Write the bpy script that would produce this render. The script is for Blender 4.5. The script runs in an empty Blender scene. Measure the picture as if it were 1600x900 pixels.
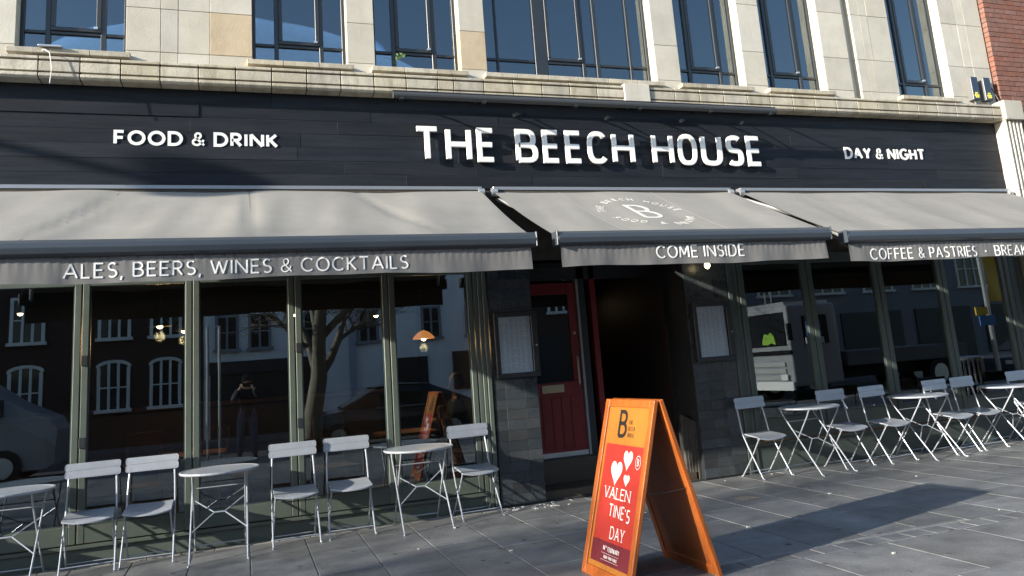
import bpy, bmesh, math, random
from mathutils import Vector, Matrix
random.seed(7)
S = bpy.context.scene
C = S.collection
R = math.radians

# ------------------------------------------------------------------ camera
cam_d = bpy.data.cameras.new('camera'); cam = bpy.data.objects.new('camera', cam_d); C.objects.link(cam)
YAW, PIT, ROL = R(19.43), R(10.446), R(-4.251)
fw = Vector((math.sin(YAW)*math.cos(PIT), math.cos(YAW)*math.cos(PIT), math.sin(PIT)))
rt = fw.cross(Vector((0, 0, 1))).normalized(); up = rt.cross(fw)
c_, s_ = math.cos(ROL), math.sin(ROL)
rr = c_*rt + s_*up; uu = -s_*rt + c_*up
m = Matrix((rr, uu, -fw)).transposed().to_4x4(); m.translation = Vector((0, 0, 1.6))
cam.matrix_world = m
cam_d.sensor_width = 36; cam_d.lens = 1217.37/1600*36
cam_d.shift_y = -105.5/1600
cam_d.clip_start = 0.05; cam_d.clip_end = 2000
S.camera = cam

# ------------------------------------------------------------------ light
L = Vector((4.0, 1.0, -1.21))
TO_SUN = -L.normalized()
world = bpy.data.worlds.new('World'); S.world = world; world.use_nodes = True
wn = world.node_tree.nodes; wl = world.node_tree.links
sky = wn.new('ShaderNodeTexSky'); sky.sky_type = 'NISHITA'; sky.sun_disc = False
sky.sun_elevation = math.asin(TO_SUN.z)
sky.sun_rotation = math.atan2(TO_SUN.x, TO_SUN.y)
sky.air_density = 1.0; sky.dust_density = 0.6; sky.ozone_density = 1.5
bg = wn['Background']; bg.inputs['Strength'].default_value = 0.145
wl.new(sky.outputs[0], bg.inputs['Color'])
sun_d = bpy.data.lights.new('sun', 'SUN'); sun_d.energy = 5.0; sun_d.angle = R(0.5); sun_d.color = (1.0, 0.93, 0.80)
sun = bpy.data.objects.new('sun', sun_d); C.objects.link(sun)
sun.location = TO_SUN*60
sun.rotation_euler = L.to_track_quat('-Z', 'Y').to_euler()
S.view_settings.view_transform = 'Standard'; S.view_settings.look = 'None'
S.view_settings.gamma = 1; S.view_settings.use_curve_mapping = False
S.view_settings.exposure = 1.32
S.render.engine = 'CYCLES'
S.cycles.max_bounces = 8; S.cycles.transparent_max_bounces = 16; S.cycles.glossy_bounces = 5
S.cycles.caustics_reflective = False; S.cycles.caustics_refractive = False

# ------------------------------------------------------------------ materials
MATS = {}
def mat(name, col, rough=0.6, metal=0.0, var=0.0, noise=0.0, nscale=6.0, bump=0.0, bscale=40.0, spec=0.5,
        stain=0.0, stain_col=(0.2, 0.16, 0.1), stretch=(1, 1, 1), emit=None, estr=0.0, coat=0.0, rvar=0.0, streak=0.0):
    if name in MATS: return MATS[name]
    M = bpy.data.materials.new(name); M.use_nodes = True; MATS[name] = M
    n = M.node_tree.nodes; l = M.node_tree.links; b = n['Principled BSDF']
    b.inputs['Roughness'].default_value = rough; b.inputs['Metallic'].default_value = metal
    b.inputs['Specular IOR Level'].default_value = spec
    if coat: b.inputs['Coat Weight'].default_value = coat; b.inputs['Coat Roughness'].default_value = 0.15
    tc = n.new('ShaderNodeTexCoord'); geo = n.new('ShaderNodeNewGeometry')
    mp = n.new('ShaderNodeMapping'); mp.inputs['Scale'].default_value = stretch
    l.new(geo.outputs['Position'] if noise >= 0 else tc.outputs['Object'], mp.inputs['Vector'])
    cur = None
    rgb = n.new('ShaderNodeRGB'); rgb.outputs[0].default_value = (*col, 1); cur = rgb.outputs[0]
    if noise:
        nt = n.new('ShaderNodeTexNoise'); nt.inputs['Scale'].default_value = nscale; nt.inputs['Detail'].default_value = 6; nt.inputs['Roughness'].default_value = 0.65
        l.new(mp.outputs[0], nt.inputs['Vector'])
        mr = n.new('ShaderNodeMapRange'); mr.inputs[1].default_value = 0.3; mr.inputs[2].default_value = 0.7
        mr.inputs[3].default_value = 1-abs(noise); mr.inputs[4].default_value = 1+abs(noise)
        l.new(nt.outputs['Fac'], mr.inputs[0])
        mx = n.new('ShaderNodeVectorMath'); mx.operation = 'SCALE'; l.new(cur, mx.inputs[0]); l.new(mr.outputs[0], mx.inputs['Scale']); cur = mx.outputs[0]
    if var:
        oi = n.new('ShaderNodeObjectInfo')
        mr = n.new('ShaderNodeMapRange'); mr.inputs[3].default_value = 1-var; mr.inputs[4].default_value = 1+var
        l.new(oi.outputs['Random'], mr.inputs[0])
        mx = n.new('ShaderNodeVectorMath'); mx.operation = 'SCALE'; l.new(cur, mx.inputs[0]); l.new(mr.outputs[0], mx.inputs['Scale']); cur = mx.outputs[0]
        wn2 = n.new('ShaderNodeTexWhiteNoise'); wn2.noise_dimensions = '1D'; l.new(oi.outputs['Random'], wn2.inputs['W'])
        hs = n.new('ShaderNodeHueSaturation'); mr2 = n.new('ShaderNodeMapRange'); mr2.inputs[3].default_value = 1-var*1.3; mr2.inputs[4].default_value = 1+var*1.3
        l.new(wn2.outputs['Value'], mr2.inputs[0]); l.new(mr2.outputs[0], hs.inputs['Saturation']); l.new(cur, hs.inputs['Color']); cur = hs.outputs[0]
    if stain:
        nt = n.new('ShaderNodeTexNoise'); nt.inputs['Scale'].default_value = nscale*0.6; nt.inputs['Detail'].default_value = 8; nt.inputs['Roughness'].default_value = 0.75
        mp2 = n.new('ShaderNodeMapping'); mp2.inputs['Scale'].default_value = (stretch[0]*3, stretch[1], stretch[2]*0.6); mp2.inputs['Location'].default_value = (3.1, 7.7, 1.3)
        l.new(geo.outputs['Position'], mp2.inputs['Vector']); l.new(mp2.outputs[0], nt.inputs['Vector'])
        mr = n.new('ShaderNodeMapRange'); mr.inputs[1].default_value = 0.5; mr.inputs[2].default_value = 0.78; mr.inputs[4].default_value = stain
        l.new(nt.outputs['Fac'], mr.inputs[0])
        mx = n.new('ShaderNodeMix'); mx.data_type = 'RGBA'; l.new(mr.outputs[0], mx.inputs[0]); l.new(cur, mx.inputs[6]); mx.inputs[7].default_value = (*stain_col, 1); cur = mx.outputs[2]
    l.new(cur, b.inputs['Base Color'])
    if rvar:
        nt = n.new('ShaderNodeTexNoise'); nt.inputs['Scale'].default_value = nscale*1.7; nt.inputs['Detail'].default_value = 5
        l.new(mp.outputs[0], nt.inputs['Vector'])
        mr = n.new('ShaderNodeMapRange'); mr.inputs[1].default_value = .3; mr.inputs[2].default_value = .7; mr.inputs[3].default_value = max(.03, rough-rvar); mr.inputs[4].default_value = min(1, rough+rvar)
        l.new(nt.outputs['Fac'], mr.inputs[0]); l.new(mr.outputs[0], b.inputs['Roughness'])
    if bump:
        nt = n.new('ShaderNodeTexNoise'); nt.inputs['Scale'].default_value = bscale; nt.inputs['Detail'].default_value = 5
        l.new(mp.outputs[0], nt.inputs['Vector'])
        bp = n.new('ShaderNodeBump'); bp.inputs['Strength'].default_value = bump; bp.inputs['Distance'].default_value = 0.01
        l.new(nt.outputs['Fac'], bp.inputs['Height']); l.new(bp.outputs[0], b.inputs['Normal'])
    if emit:
        b.inputs['Emission Color'].default_value = (*emit, 1); b.inputs['Emission Strength'].default_value = estr
    return M

def glass_mat(name, tint, ior, wob=0.0):
    M = bpy.data.materials.new(name); M.use_nodes = True; MATS[name] = M
    n = M.node_tree.nodes; l = M.node_tree.links; n.remove(n['Principled BSDF'])
    out = [x for x in n if x.type == 'OUTPUT_MATERIAL'][0]
    fr = n.new('ShaderNodeFresnel'); fr.inputs['IOR'].default_value = ior
    tr = n.new('ShaderNodeBsdfTransparent'); tr.inputs[0].default_value = (*tint, 1)
    gl = n.new('ShaderNodeBsdfGlossy'); gl.inputs['Roughness'].default_value = 0.0; gl.inputs[0].default_value = (.80, .92, 1.0, 1)
    mx = n.new('ShaderNodeMixShader'); l.new(fr.outputs[0], mx.inputs[0]); l.new(tr.outputs[0], mx.inputs[1]); l.new(gl.outputs[0], mx.inputs[2])
    l.new(mx.outputs[0], out.inputs['Surface'])
    if wob:
        geo = n.new('ShaderNodeNewGeometry'); nt = n.new('ShaderNodeTexNoise'); nt.inputs['Scale'].default_value = 1.1; nt.inputs['Detail'].default_value = 1
        l.new(geo.outputs['Position'], nt.inputs['Vector'])
        bp = n.new('ShaderNodeBump'); bp.inputs['Strength'].default_value = wob; bp.inputs['Distance'].default_value = 0.01
        l.new(nt.outputs['Fac'], bp.inputs['Height']); l.new(bp.outputs[0], gl.inputs['Normal']); l.new(bp.outputs[0], fr.inputs['Normal'])
    return M

stone = mat('stone', (.49, .455, .385), .75, var=.09, noise=.10, nscale=3, bump=.25, bscale=60, stain=.28, stain_col=(.30, .25, .17))
stone_tan = mat('stone_tan', (.47, .37, .25), .75, var=.05, noise=.12, nscale=4, bump=.25, stain=.2, stain_col=(.3, .2, .12))
stone_cor = mat('stone_cornice', (.43, .385, .30), .8, var=.14, noise=.2, nscale=5, bump=.4, bscale=50, stain=.75, stain_col=(.12, .10, .075))
joint_dark = mat('joint_dark', (.05, .042, .035), .95, noise=.3, nscale=9)
plank_m = mat('black_plank', (.0165, .019, .025), .55, var=.14, noise=.3, nscale=5, spec=.15, bump=.2, bscale=18, stretch=(.25, 1, 4), rvar=.13, stain=.25, stain_col=(.035, .036, .038))
green_m = mat('green_paint', (.080, .100, .086), .42, noise=.08, nscale=4, bump=.08, bscale=30, rvar=.08)
dark_green = mat('dark_shaded_green', (.055, .072, .066), .38, noise=.1, nscale=5, rvar=.08)  # beading colour; on the right-hand leaves it is the green with shade put in
black_m = mat('black_paint', (.018, .02, .023), .45, noise=.2, nscale=6)
seal_m = mat('black_rubber', (.008, .008, .009), .7)
tile_m = mat('slate_tile', (.040, .046, .052), .3, var=.35, noise=.15, nscale=8, bump=.15, bscale=30, rvar=.1)
slab_m = mat('paving_slab', (.168, .170, .174), .44, var=.15, noise=.32, nscale=2.2, bump=.35, bscale=45, rvar=.14, stain=.35, stain_col=(.27, .26, .235))
mortar_m = mat('mortar', (.24, .235, .22), .9, noise=.4, nscale=14)
asphalt = mat('asphalt', (.05, .05, .053), .8, noise=.25, nscale=3, bump=.5, bscale=90)
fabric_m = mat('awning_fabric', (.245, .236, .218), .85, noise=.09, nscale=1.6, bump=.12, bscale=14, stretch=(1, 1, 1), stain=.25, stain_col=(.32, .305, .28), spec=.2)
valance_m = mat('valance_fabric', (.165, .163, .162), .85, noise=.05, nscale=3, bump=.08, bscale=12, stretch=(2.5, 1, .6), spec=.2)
bar_m = mat('grey_bar', (.045, .055, .068), .33, noise=.05, nscale=3, metal=.0)
silver_m = mat('silver_metal', (.52, .53, .54), .35, metal=.7, noise=.1, nscale=6)
white_let = mat('white_letter', (.80, .79, .76), .5, noise=.03, nscale=9)
white_print = mat('white_print', (.78, .78, .77), .7)
chair_m = mat('grey_chair_metal', (.37, .40, .45), .38, metal=.25, var=.03, noise=.07, nscale=9, rvar=.08)
orange_m = mat('orange_wood', (.36, .092, .016), .36, noise=.26, nscale=3, stretch=(4, 4, .7), bump=.12, coat=.25, rvar=.1, stain=.3, stain_col=(.17, .04, .012))
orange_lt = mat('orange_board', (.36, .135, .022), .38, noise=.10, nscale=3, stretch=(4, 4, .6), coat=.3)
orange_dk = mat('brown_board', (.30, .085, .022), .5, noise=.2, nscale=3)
red_p = mat('red_poster', (.34, .028, .020), .4, noise=.04, nscale=3)
maroon_p = mat('maroon_poster', (.12, .014, .022), .4)
red_door = mat('red_paint', (.19, .010, .012), .35, noise=.12, nscale=4)
brick_m = mat('red_brick', (.190, .086, .062), .85, var=.1, noise=.2, nscale=14, bump=.4, bscale=60)
brick_mortar = mat('brick_mortar', (.075, .058, .05), .95)
paper_m = mat('menu_paper', (.90, .90, .92), .6, noise=.05, nscale=9)
ink_m = mat('menu_ink', (.48, .50, .54), .7)
int_dark = mat('interior_dark', (.035, .032, .03), .8, noise=.2, nscale=2)
int_floor = mat('interior_floor', (.07, .05, .035), .5, noise=.2, nscale=3)
wood_m = mat('wood', (.36, .17, .07), .45, noise=.2, nscale=5, stretch=(1, 1, .3))
frame_blk = mat('window_frame', (.022, .026, .032), .35, noise=.1, nscale=4)
concrete = mat('pale_render', (.50, .52, .54), .8, noise=.08, nscale=1.2)
white_rend = mat('white_render', (.85, .86, .87), .8, noise=.06, nscale=1)
opp_brick = mat('opposite_brick', (.060, .036, .030), .9, noise=.2, nscale=8)
opp_dark = mat('dark_shopfront', (.02, .022, .025), .5)
white_paint = mat('white_paint', (.78, .78, .76), .5)
roof_m = mat('roof_tile', (.09, .085, .085), .8, noise=.2, nscale=6)
bark_m = mat('bark', (.13, .115, .085), .9, noise=.4, nscale=9, bump=.9, bscale=25, stretch=(1, 1, .4))
tyre_m = mat('tyre', (.015, .015, .015), .8)
car_blk = mat('black_car_paint', (.012, .013, .016), .2, coat=.8)
car_wht = mat('white_car_paint', (.33, .34, .36), .3, coat=.5)
yellow_m = mat('yellow_banner', (.80, .50, .03), .6)
blue_m = mat('blue_sign', (.03, .16, .42), .5)
hi_vis = mat('yellow_green', (.45, .75, .05), .5)
skin_m = mat('skin', (.50, .30, .21), .5)
navy_c = mat('navy_cloth', (.018, .022, .035), .85, noise=.2, nscale=20)
jean_c = mat('blue_jeans', (.07, .095, .15), .85, noise=.2, nscale=20)
hair_m = mat('dark_hair', (.03, .02, .014), .6, bump=.5, bscale=80)
hair_g = mat('grey_hair', (.35, .34, .33), .6, bump=.5, bscale=80)
blind_m = mat('pale_blind', (.55, .57, .56), .85, noise=.15, nscale=1.5)
blind_d = mat('dark_blind', (.10, .12, .16), .85, noise=.7, nscale=2.2)
leaf_m = mat('leaf', (.10, .16, .05), .6, noise=.2, nscale=20)
warm_em = mat('warm_bulb', (1, .8, .5), .4, emit=(1, .72, .38), estr=14)
amber_m = mat('amber_shade', (.7, .25, .05), .4, emit=(1, .35, .08), estr=.45)
glow_br = mat('orange_brick_inside', (.42, .17, .06), .85, noise=.3, nscale=6)
shop_glass = glass_mat('shop_glass', (.72, .76, .76), 2.1, .03)
up_glass = glass_mat('upper_glass', (.86, .90, .92), 2.35, .08)
clear_glass = glass_mat('clear_glass', (.97, .98, .98), 1.25, .3)

# ------------------------------------------------------------------ builders
WL = {}          # world origin of every object made here (no rotation)
class MB:
    def __init__(s): s.v = []; s.f = []
    def quad(s, a, b, c, d):
        k = len(s.v); s.v += [Vector(a), Vector(b), Vector(c), Vector(d)]; s.f.append((k, k+1, k+2, k+3)); return s
    def box(s, x0, x1, y0, y1, z0, z1):
        k = len(s.v)
        s.v += [Vector(p) for p in ((x0, y0, z0), (x1, y0, z0), (x1, y1, z0), (x0, y1, z0), (x0, y0, z1), (x1, y0, z1), (x1, y1, z1), (x0, y1, z1))]
        s.f += [tuple(k+i for i in q) for q in ((0, 3, 2, 1), (4, 5, 6, 7), (0, 1, 5, 4), (1, 2, 6, 5), (2, 3, 7, 6), (3, 0, 4, 7))]
        return s
    def tube(s, pts, r, n=8, caps=True, rs=None):
        pts = [Vector(p) for p in pts]; k = len(s.v)
        up0 = Vector((0.013, 0.02, 1))
        for i, p in enumerate(pts):
            d = (pts[min(i+1, len(pts)-1)]-pts[max(i-1, 0)]).normalized()
            a = d.cross(up0)
            if a.length < .05: a = d.cross(Vector((1, 0.01, 0)))
            a.normalize(); b = d.cross(a)
            q = rs[i] if rs else r
            for j in range(n):
                t = 2*math.pi*j/n; s.v.append(p+a*math.cos(t)*q+b*math.sin(t)*q)
        for i in range(len(pts)-1):
            for j in range(n):
                s.f.append((k+i*n+j, k+i*n+(j+1) % n, k+(i+1)*n+(j+1) % n, k+(i+1)*n+j))
        if caps:
            s.f.append(tuple(k+j for j in range(n-1, -1, -1))); e = k+(len(pts)-1)*n; s.f.append(tuple(e+j for j in range(n)))
        return s
    def lathe(s, cx, cy, prof, n=16):
        k = len(s.v)
        for (r, z) in prof:
            for j in range(n):
                t = 2*math.pi*j/n; s.v.append(Vector((cx+r*math.cos(t), cy+r*math.sin(t), z)))
        for i in range(len(prof)-1):
            for j in range(n): s.f.append((k+i*n+j, k+i*n+(j+1) % n, k+(i+1)*n+(j+1) % n, k+(i+1)*n+j))
        s.f.append(tuple(k+j for j in range(n-1, -1, -1))); e = k+(len(prof)-1)*n; s.f.append(tuple(e+j for j in range(n)))
        return s
    def prism(s, poly, fn, d0, d1):
        """poly: 2-D points; fn(u, v, d) -> 3-D"""
        k = len(s.v); n = len(poly)
        s.v += [Vector(fn(u, v, d0)) for u, v in poly]+[Vector(fn(u, v, d1)) for u, v in poly]
        s.f.append(tuple(k+i for i in range(n))); s.f.append(tuple(k+n+i for i in range(n-1, -1, -1)))
        for i in range(n): s.f.append((k+i, k+n+i, k+n+(i+1) % n, k+(i+1) % n))
        return s
    def grid(s, fn, nu, nv):
        k = len(s.v)
        for i in range(nu+1):
            for j in range(nv+1): s.v.append(Vector(fn(i/nu, j/nv)))
        for i in range(nu):
            for j in range(nv): s.f.append((k+i*(nv+1)+j, k+(i+1)*(nv+1)+j, k+(i+1)*(nv+1)+j+1, k+i*(nv+1)+j+1))
        return s
    def ribbon(s, pts, th, fn, d0, d1, caps=True):
        P = [Vector((p[0], p[1])) for p in pts]
        closed = (P[0]-P[-1]).length < 1e-5
        if closed: P = P[:-1]
        n = len(P); Lf = []; Rt = []
        for i in range(n):
            if closed: a, b = P[i-1], P[(i+1) % n]
            else: a, b = P[max(i-1, 0)], P[min(i+1, n-1)]
            d1_ = (P[i]-a); d2_ = (b-P[i])
            if d1_.length < 1e-7: d1_ = d2_
            if d2_.length < 1e-7: d2_ = d1_
            d1_ = d1_.normalized(); d2_ = d2_.normalized()
            t = (d1_+d2_); t = t.normalized() if t.length > 1e-4 else d1_
            nn = Vector((-t.y, t.x)); co = max(.4, nn.dot(Vector((-d1_.y, d1_.x))))
            q = nn*(th/2/co); Lf.append(P[i]+q); Rt.append(P[i]-q)
        k = len(s.v)
        for d in (d0, d1):
            for a, b in zip(Lf, Rt): s.v.append(Vector(fn(a.x, a.y, d))); s.v.append(Vector(fn(b.x, b.y, d)))
        m2 = 2*n; rng = n if closed else n-1
        for i in range(rng):
            j = (i+1) % n
            s.f.append((k+2*i, k+2*i+1, k+2*j+1, k+2*j))
            s.f.append((k+m2+2*i, k+m2+2*j, k+m2+2*j+1, k+m2+2*i+1))
            s.f.append((k+2*i, k+2*j, k+m2+2*j, k+m2+2*i)); s.f.append((k+2*i+1, k+m2+2*i+1, k+m2+2*j+1, k+2*j+1))
        if not closed:
            s.f.append((k, k+m2, k+m2+1, k+1)); e = 2*(n-1); s.f.append((k+e, k+e+1, k+m2+e+1, k+m2+e))
        return s
    def mesh(s, name, m, smooth=False, off=Vector((0, 0, 0))):
        me = bpy.data.meshes.new(name); me.from_pydata([tuple(p-off) for p in s.v], [], s.f)
        bm = bmesh.new(); bm.from_mesh(me); bmesh.ops.recalc_face_normals(bm, faces=bm.faces); bm.to_mesh(me); bm.free()
        if smooth:
            for p in me.polygons: p.use_smooth = True
        me.materials.append(m); return me
    def build(s, name, m, parent=None, smooth=False, bevel=0, loc=None, seg=1, label=None, autos=False):
        """vertices are in world space; loc = where the object's own origin goes"""
        w = Vector(loc) if loc is not None else (WL[parent.name] if parent else Vector((0, 0, 0)))
        me = s.mesh(name, m, smooth, w)
        return put(name, me, w, parent, bevel, seg, label)

def put(name, me, w, parent=None, bevel=0, seg=1, label=None):
    o = bpy.data.objects.new(name, me); C.objects.link(o); w = Vector(w)
    if parent: o.parent = parent; o.location = w-WL[parent.name]
    else: o.location = w
    WL[o.name] = w
    if bevel:
        b = o.modifiers.new('bevel', 'BEVEL'); b.width = bevel; b.segments = seg; b.limit_method = 'ANGLE'; b.harden_normals = False
    if label: o['label'] = label
    return o

def thing(name, loc, label, cat, group=None):
    o = bpy.data.objects.new(name, None); C.objects.link(o); o.location = loc; o.empty_display_size = .1
    o['label'] = label; o['category'] = cat
    if group: o['group'] = group
    WL[o.name] = Vector(loc); return o
def tag(o, label, cat, group=None):
    o['label'] = label; o['category'] = cat
    if group: o['group'] = group
    return o
def structure(o): o['kind'] = 'structure'; return o
def stuff(o): o['kind'] = 'stuff'; return o
def dup(root, loc, rotz, label, group=None):
    r = root.copy(); C.objects.link(r); r.location = loc; r.rotation_euler = (0, 0, rotz); r['label'] = label
    if group: r['group'] = group
    for ch in list(root.children):
        c = ch.copy(); C.objects.link(c); c.parent = r
        for g in ch.children:
            d = g.copy(); C.objects.link(d); d.parent = c
    return r
def bx(*a): return MB().box(*a)

# ------------------------------------------------------------------ stroke lettering
def arc(cx, cy, rx, ry, a0, a1, n=12, e=2.0):
    o = []
    for i in range(n+1):
        t = R(a0+(a1-a0)*i/n); c, s = math.cos(t), math.sin(t)
        o.append((cx+rx*math.copysign(abs(c)**(2/e), c), cy+ry*math.copysign(abs(s)**(2/e), s)))
    return o
def glyph(ch, e=2.0):
    A = lambda *a, **k: arc(*a, e=e, **k)
    return {
    'A': (.80, [[(0, 0), (.4, 1), (.8, 0)], [(.13, .32), (.67, .32)]]),
    'B': (.60, [[(0, 0), (0, 1), (.26, 1)]+A(.28, .76, .26, .24, 90, -90)+[(0, .52)], [(.28, .52)]+A(.30, .26, .30, .26, 90, -90)+[(0, 0)]]),
    'C': ((.80, [A(.46, .5, .46, .5, 48, 312, n=24)]) if e < 2.5 else (.58, [A(.30, .5, .30, .5, 40, 320, n=28)])),
    'D': (.74, [[(0, 0), (0, 1), (.28, 1)]+A(.30, .5, .44, .5, 90, -90, n=18)+[(.28, 0), (0, 0)]]),
    'E': ((.52, [[(.52, 1), (0, 1), (0, 0), (.52, 0)], [(0, .52), (.47, .52)]]) if e < 2.5 else (.46, [[(.46, 1), (0, 1), (0, 0), (.46, 0)], [(0, .51), (.43, .51)]])),
    'F': (.50, [[(.50, 1), (0, 1), (0, 0)], [(0, .50), (.45, .50)]]),
    'G': (.86, [A(.46, .5, .46, .5, 48, 345, n=24)+[(.9, .46), (.55, .46)]]),
    'H': (.68, [[(0, 0), (0, 1)], [(.68, 0), (.68, 1)], [(0, .5), (.68, .5)]]),
    'I': (.0, [[(0, 0), (0, 1)]]),
    'J': (.35, [[(.35, 1), (.35, .2)]+A(.17, .2, .18, .2, 0, -150)]),
    'K': (.60, [[(0, 0), (0, 1)], [(.56, 1), (.06, .48)], [(.16, .56), (.60, 0)]]),
    'L': (.48, [[(0, 1), (0, 0), (.48, 0)]]),
    'M': (.86, [[(0, 0), (.06, 1), (.43, .22), (.80, 1), (.86, 0)]]),
    'N': (.76, [[(0, 0), (0, 1), (.76, 0), (.76, 1)]]),
    'O': ((.88, [A(.44, .5, .44, .5, 0, 360, n=32)]) if e < 2.5 else (.60, [A(.30, .5, .30, .5, 0, 360, n=36)])),
    'P': (.54, [[(0, 0), (0, 1), (.26, 1)]+A(.27, .73, .27, .27, 90, -90)+[(0, .46)]]),
    'R': (.58, [[(0, 0), (0, 1), (.26, 1)]+A(.27, .74, .27, .26, 90, -90)+[(0, .48)], [(.24, .48), (.58, 0)]]),
    'S': (.54, [A(.28, .75, .24, .25, 40, 270, n=14)+A(.28, .25, .26, .25, 90, -140, n=14)]),
    'T': (.66, [[(0, 1), (.66, 1)], [(.33, 1), (.33, 0)]]),
    'U': (.68, [[(0, 1), (0, .34)]+A(.34, .34, .34, .34, 180, 360, n=16)+[(.68, 1)]]),
    'V': (.72, [[(0, 1), (.36, 0), (.72, 1)]]),
    'W': (1.08, [[(0, 1), (.28, 0), (.54, .92), (.80, 0), (1.08, 1)]]),
    'Y': (.68, [[(0, 1), (.34, .48), (.68, 1)], [(.34, .48), (.34, 0)]]),
    '&': (.72, [[(.72, 0), (.20, .62)]+arc(.34, .79, .17, .21, 200, -45, n=12)+[(.40, .58), (.16, .44)]+arc(.27, .25, .25, .25, 120, 300, n=12)+[(.60, .20), (.68, .44)]]),
    ',': (.05, [[(.05, .08), (-.02, -.16)]]),
    "'": (.02, [[(.02, 1.0), (.0, .78)]]),
    '.': (.04, [[(0, .46), (.07, .46)]]),
    '1': (.18, [[(0, .82), (.16, 1), (.16, 0)]]),
    '4': (.52, [[(.40, 0), (.40, 1), (0, .28), (.54, .28)]]),
    }[ch]
def layout(txt, cap, th, xs=1.0, gap=.16, space=.42, e=2.0):
    x = 0; out = []
    for ch in txt:
        if ch == ' ': x += space*cap; continue
        w, st = glyph(ch, e); q = th/2
        hh = cap-th; ww = w*cap*xs
        g = []
        for s in st:
            P = [Vector((x+q+px*cap*xs, q+py*hh if ch not in ',' else py*cap)) for px, py in s]
            cur = [P[0]]
            for i in range(1, len(P)-1):
                cur.append(P[i]); a = (P[i]-P[i-1]); b = (P[i+1]-P[i])
                if a.length > 1e-6 and b.length > 1e-6 and a.normalized().dot(b.normalized()) < -.25:
                    g.append([tuple(c) for c in cur]); cur = [P[i]]
            cur.append(P[-1]); g.append([tuple(c) for c in cur])
        out.append((ch, g)); x += ww+th+gap*cap
    return out, x-gap*cap
def letters(txt, x0, x1, z0, z1, th, fn, d0, d1, parent, m, name='letter', join=False, gap=.16, space=.42, e=2.0, serif=0, bevel=0, stack=.0004):
    """lettering fitted to the box x0..x1, z0..z1"""
    cap = z1-z0; xs = 1.0
    for _ in range(8):
        o, w = layout(txt, cap, th, xs, gap, space, e); xs *= max(.3, 1+((x1-x0)/w-1)*1.3) if w else 1
    o, w = layout(txt, cap, th, xs, gap, space, e); k = (x1-x0)/w
    allm = MB()
    for ch, g in o:
        mb = allm if join else MB()
        F = lambda u, v, d: fn(x0+u*k, z0+v, d)
        for i, s in enumerate(g):
            dd = (d1-d0)*stack*0+(-1 if d1 < d0 else 1)*stack*i
            mb.ribbon(s, th*(.70 if ch == '&' else 1), F, d0, d1+dd)
            if serif:
                for p, q in ((s[0], s[1]), (s[-1], s[-2])):
                    if abs(p[0]-s[-1][0])+abs(p[1]-s[-1][1]) < 1e-5 and p is s[0]: continue
                    if abs(p[1]-q[1]) > .3*abs(p[0]-q[0]) and (p[1] < th or p[1] > cap-th):
                        mb.ribbon([(p[0]-serif, p[1]), (p[0]+serif, p[1])], th*.45, F, d0, d1+dd*1.5+(-1 if d1 < d0 else 1)*stack*.5)
        if not join: mb.build(name, m, parent, bevel=bevel)
    if join: return allm.build(name, m, parent)

# ================================================================== GROUND
Y0 = 8.9
g = structure(MB().box(-400, 400, -400, 400, -.6, -.13).build('ground', mat('far_ground', (.07, .07, .068), .9, noise=.2, nscale=.4)))
rd = structure(MB().box(-200, 200, -7.3, -1.12, -.2, -.11).build('road', asphalt))
pv = structure(bx(-60, 80, -.98, 8.93, -.2, -.008).build('pavement', mortar_m))
pf = structure(bx(-200, 200, -9.0, -7.3, -.2, 0).build('far_pavement', slab_m))
kb = MB()
x = -60.0
while x < 80: kb.box(x, x+.90, -1.12, -.98, -.2, .004); x += .91
kb.build('kerb', mat('kerb_granite', (.22, .22, .22), .7, noise=.2, nscale=10), pv, bevel=.008)
# slabs near the facade: each its own piece
slabs = {}
def slab_piece(x0, x1, y0, y1, par=pv, t=.03, nm='paving_slab', m=slab_m, dz=None):
    key = (nm, round(x1-x0, 3), round(y1-y0, 3))
    if key not in slabs:
        slabs[key] = bx(-(x1-x0)/2, (x1-x0)/2, -(y1-y0)/2, (y1-y0)/2, -t, 0).mesh(nm, m)
    o = put(nm, slabs[key], ((x0+x1)/2, (y0+y1)/2, random.uniform(-.0012, .0012) if dz is None else dz), par, bevel=.003)
    return o
J = .0055
random.seed(3)
xs_ = -3.69; cnt = 0
while xs_ < 13.2:
    y = 8.78 if xs_ < 2.6 else 8.9
    lim = 5.47 if xs_ > 2.4 else 4.9
    first = random.choice((.42, .84))
    while y > lim+.05:
        ln = first or .84; first = None
        y1 = max(lim, y-ln)
        if y-y1 > .1: slab_piece(xs_+J, xs_+.533-J, y1+J, y-J)
        y = y1
    xs_ += .533
xs_ = 2.4
while xs_ < 12:                       # band of small setts then wide slabs
    slab_piece(xs_+J, xs_+.225-J, 5.28+J, 5.47-J, nm='sett'); xs_ += .225
for row, (ya, yb) in enumerate(((4.36, 5.28), (3.44, 4.36))):
    xs_ = 2.4-(.3 if row else 0)
    while xs_ < 12: slab_piece(xs_+J, xs_+.80-J, ya+J, yb-J); xs_ += .80
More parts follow.
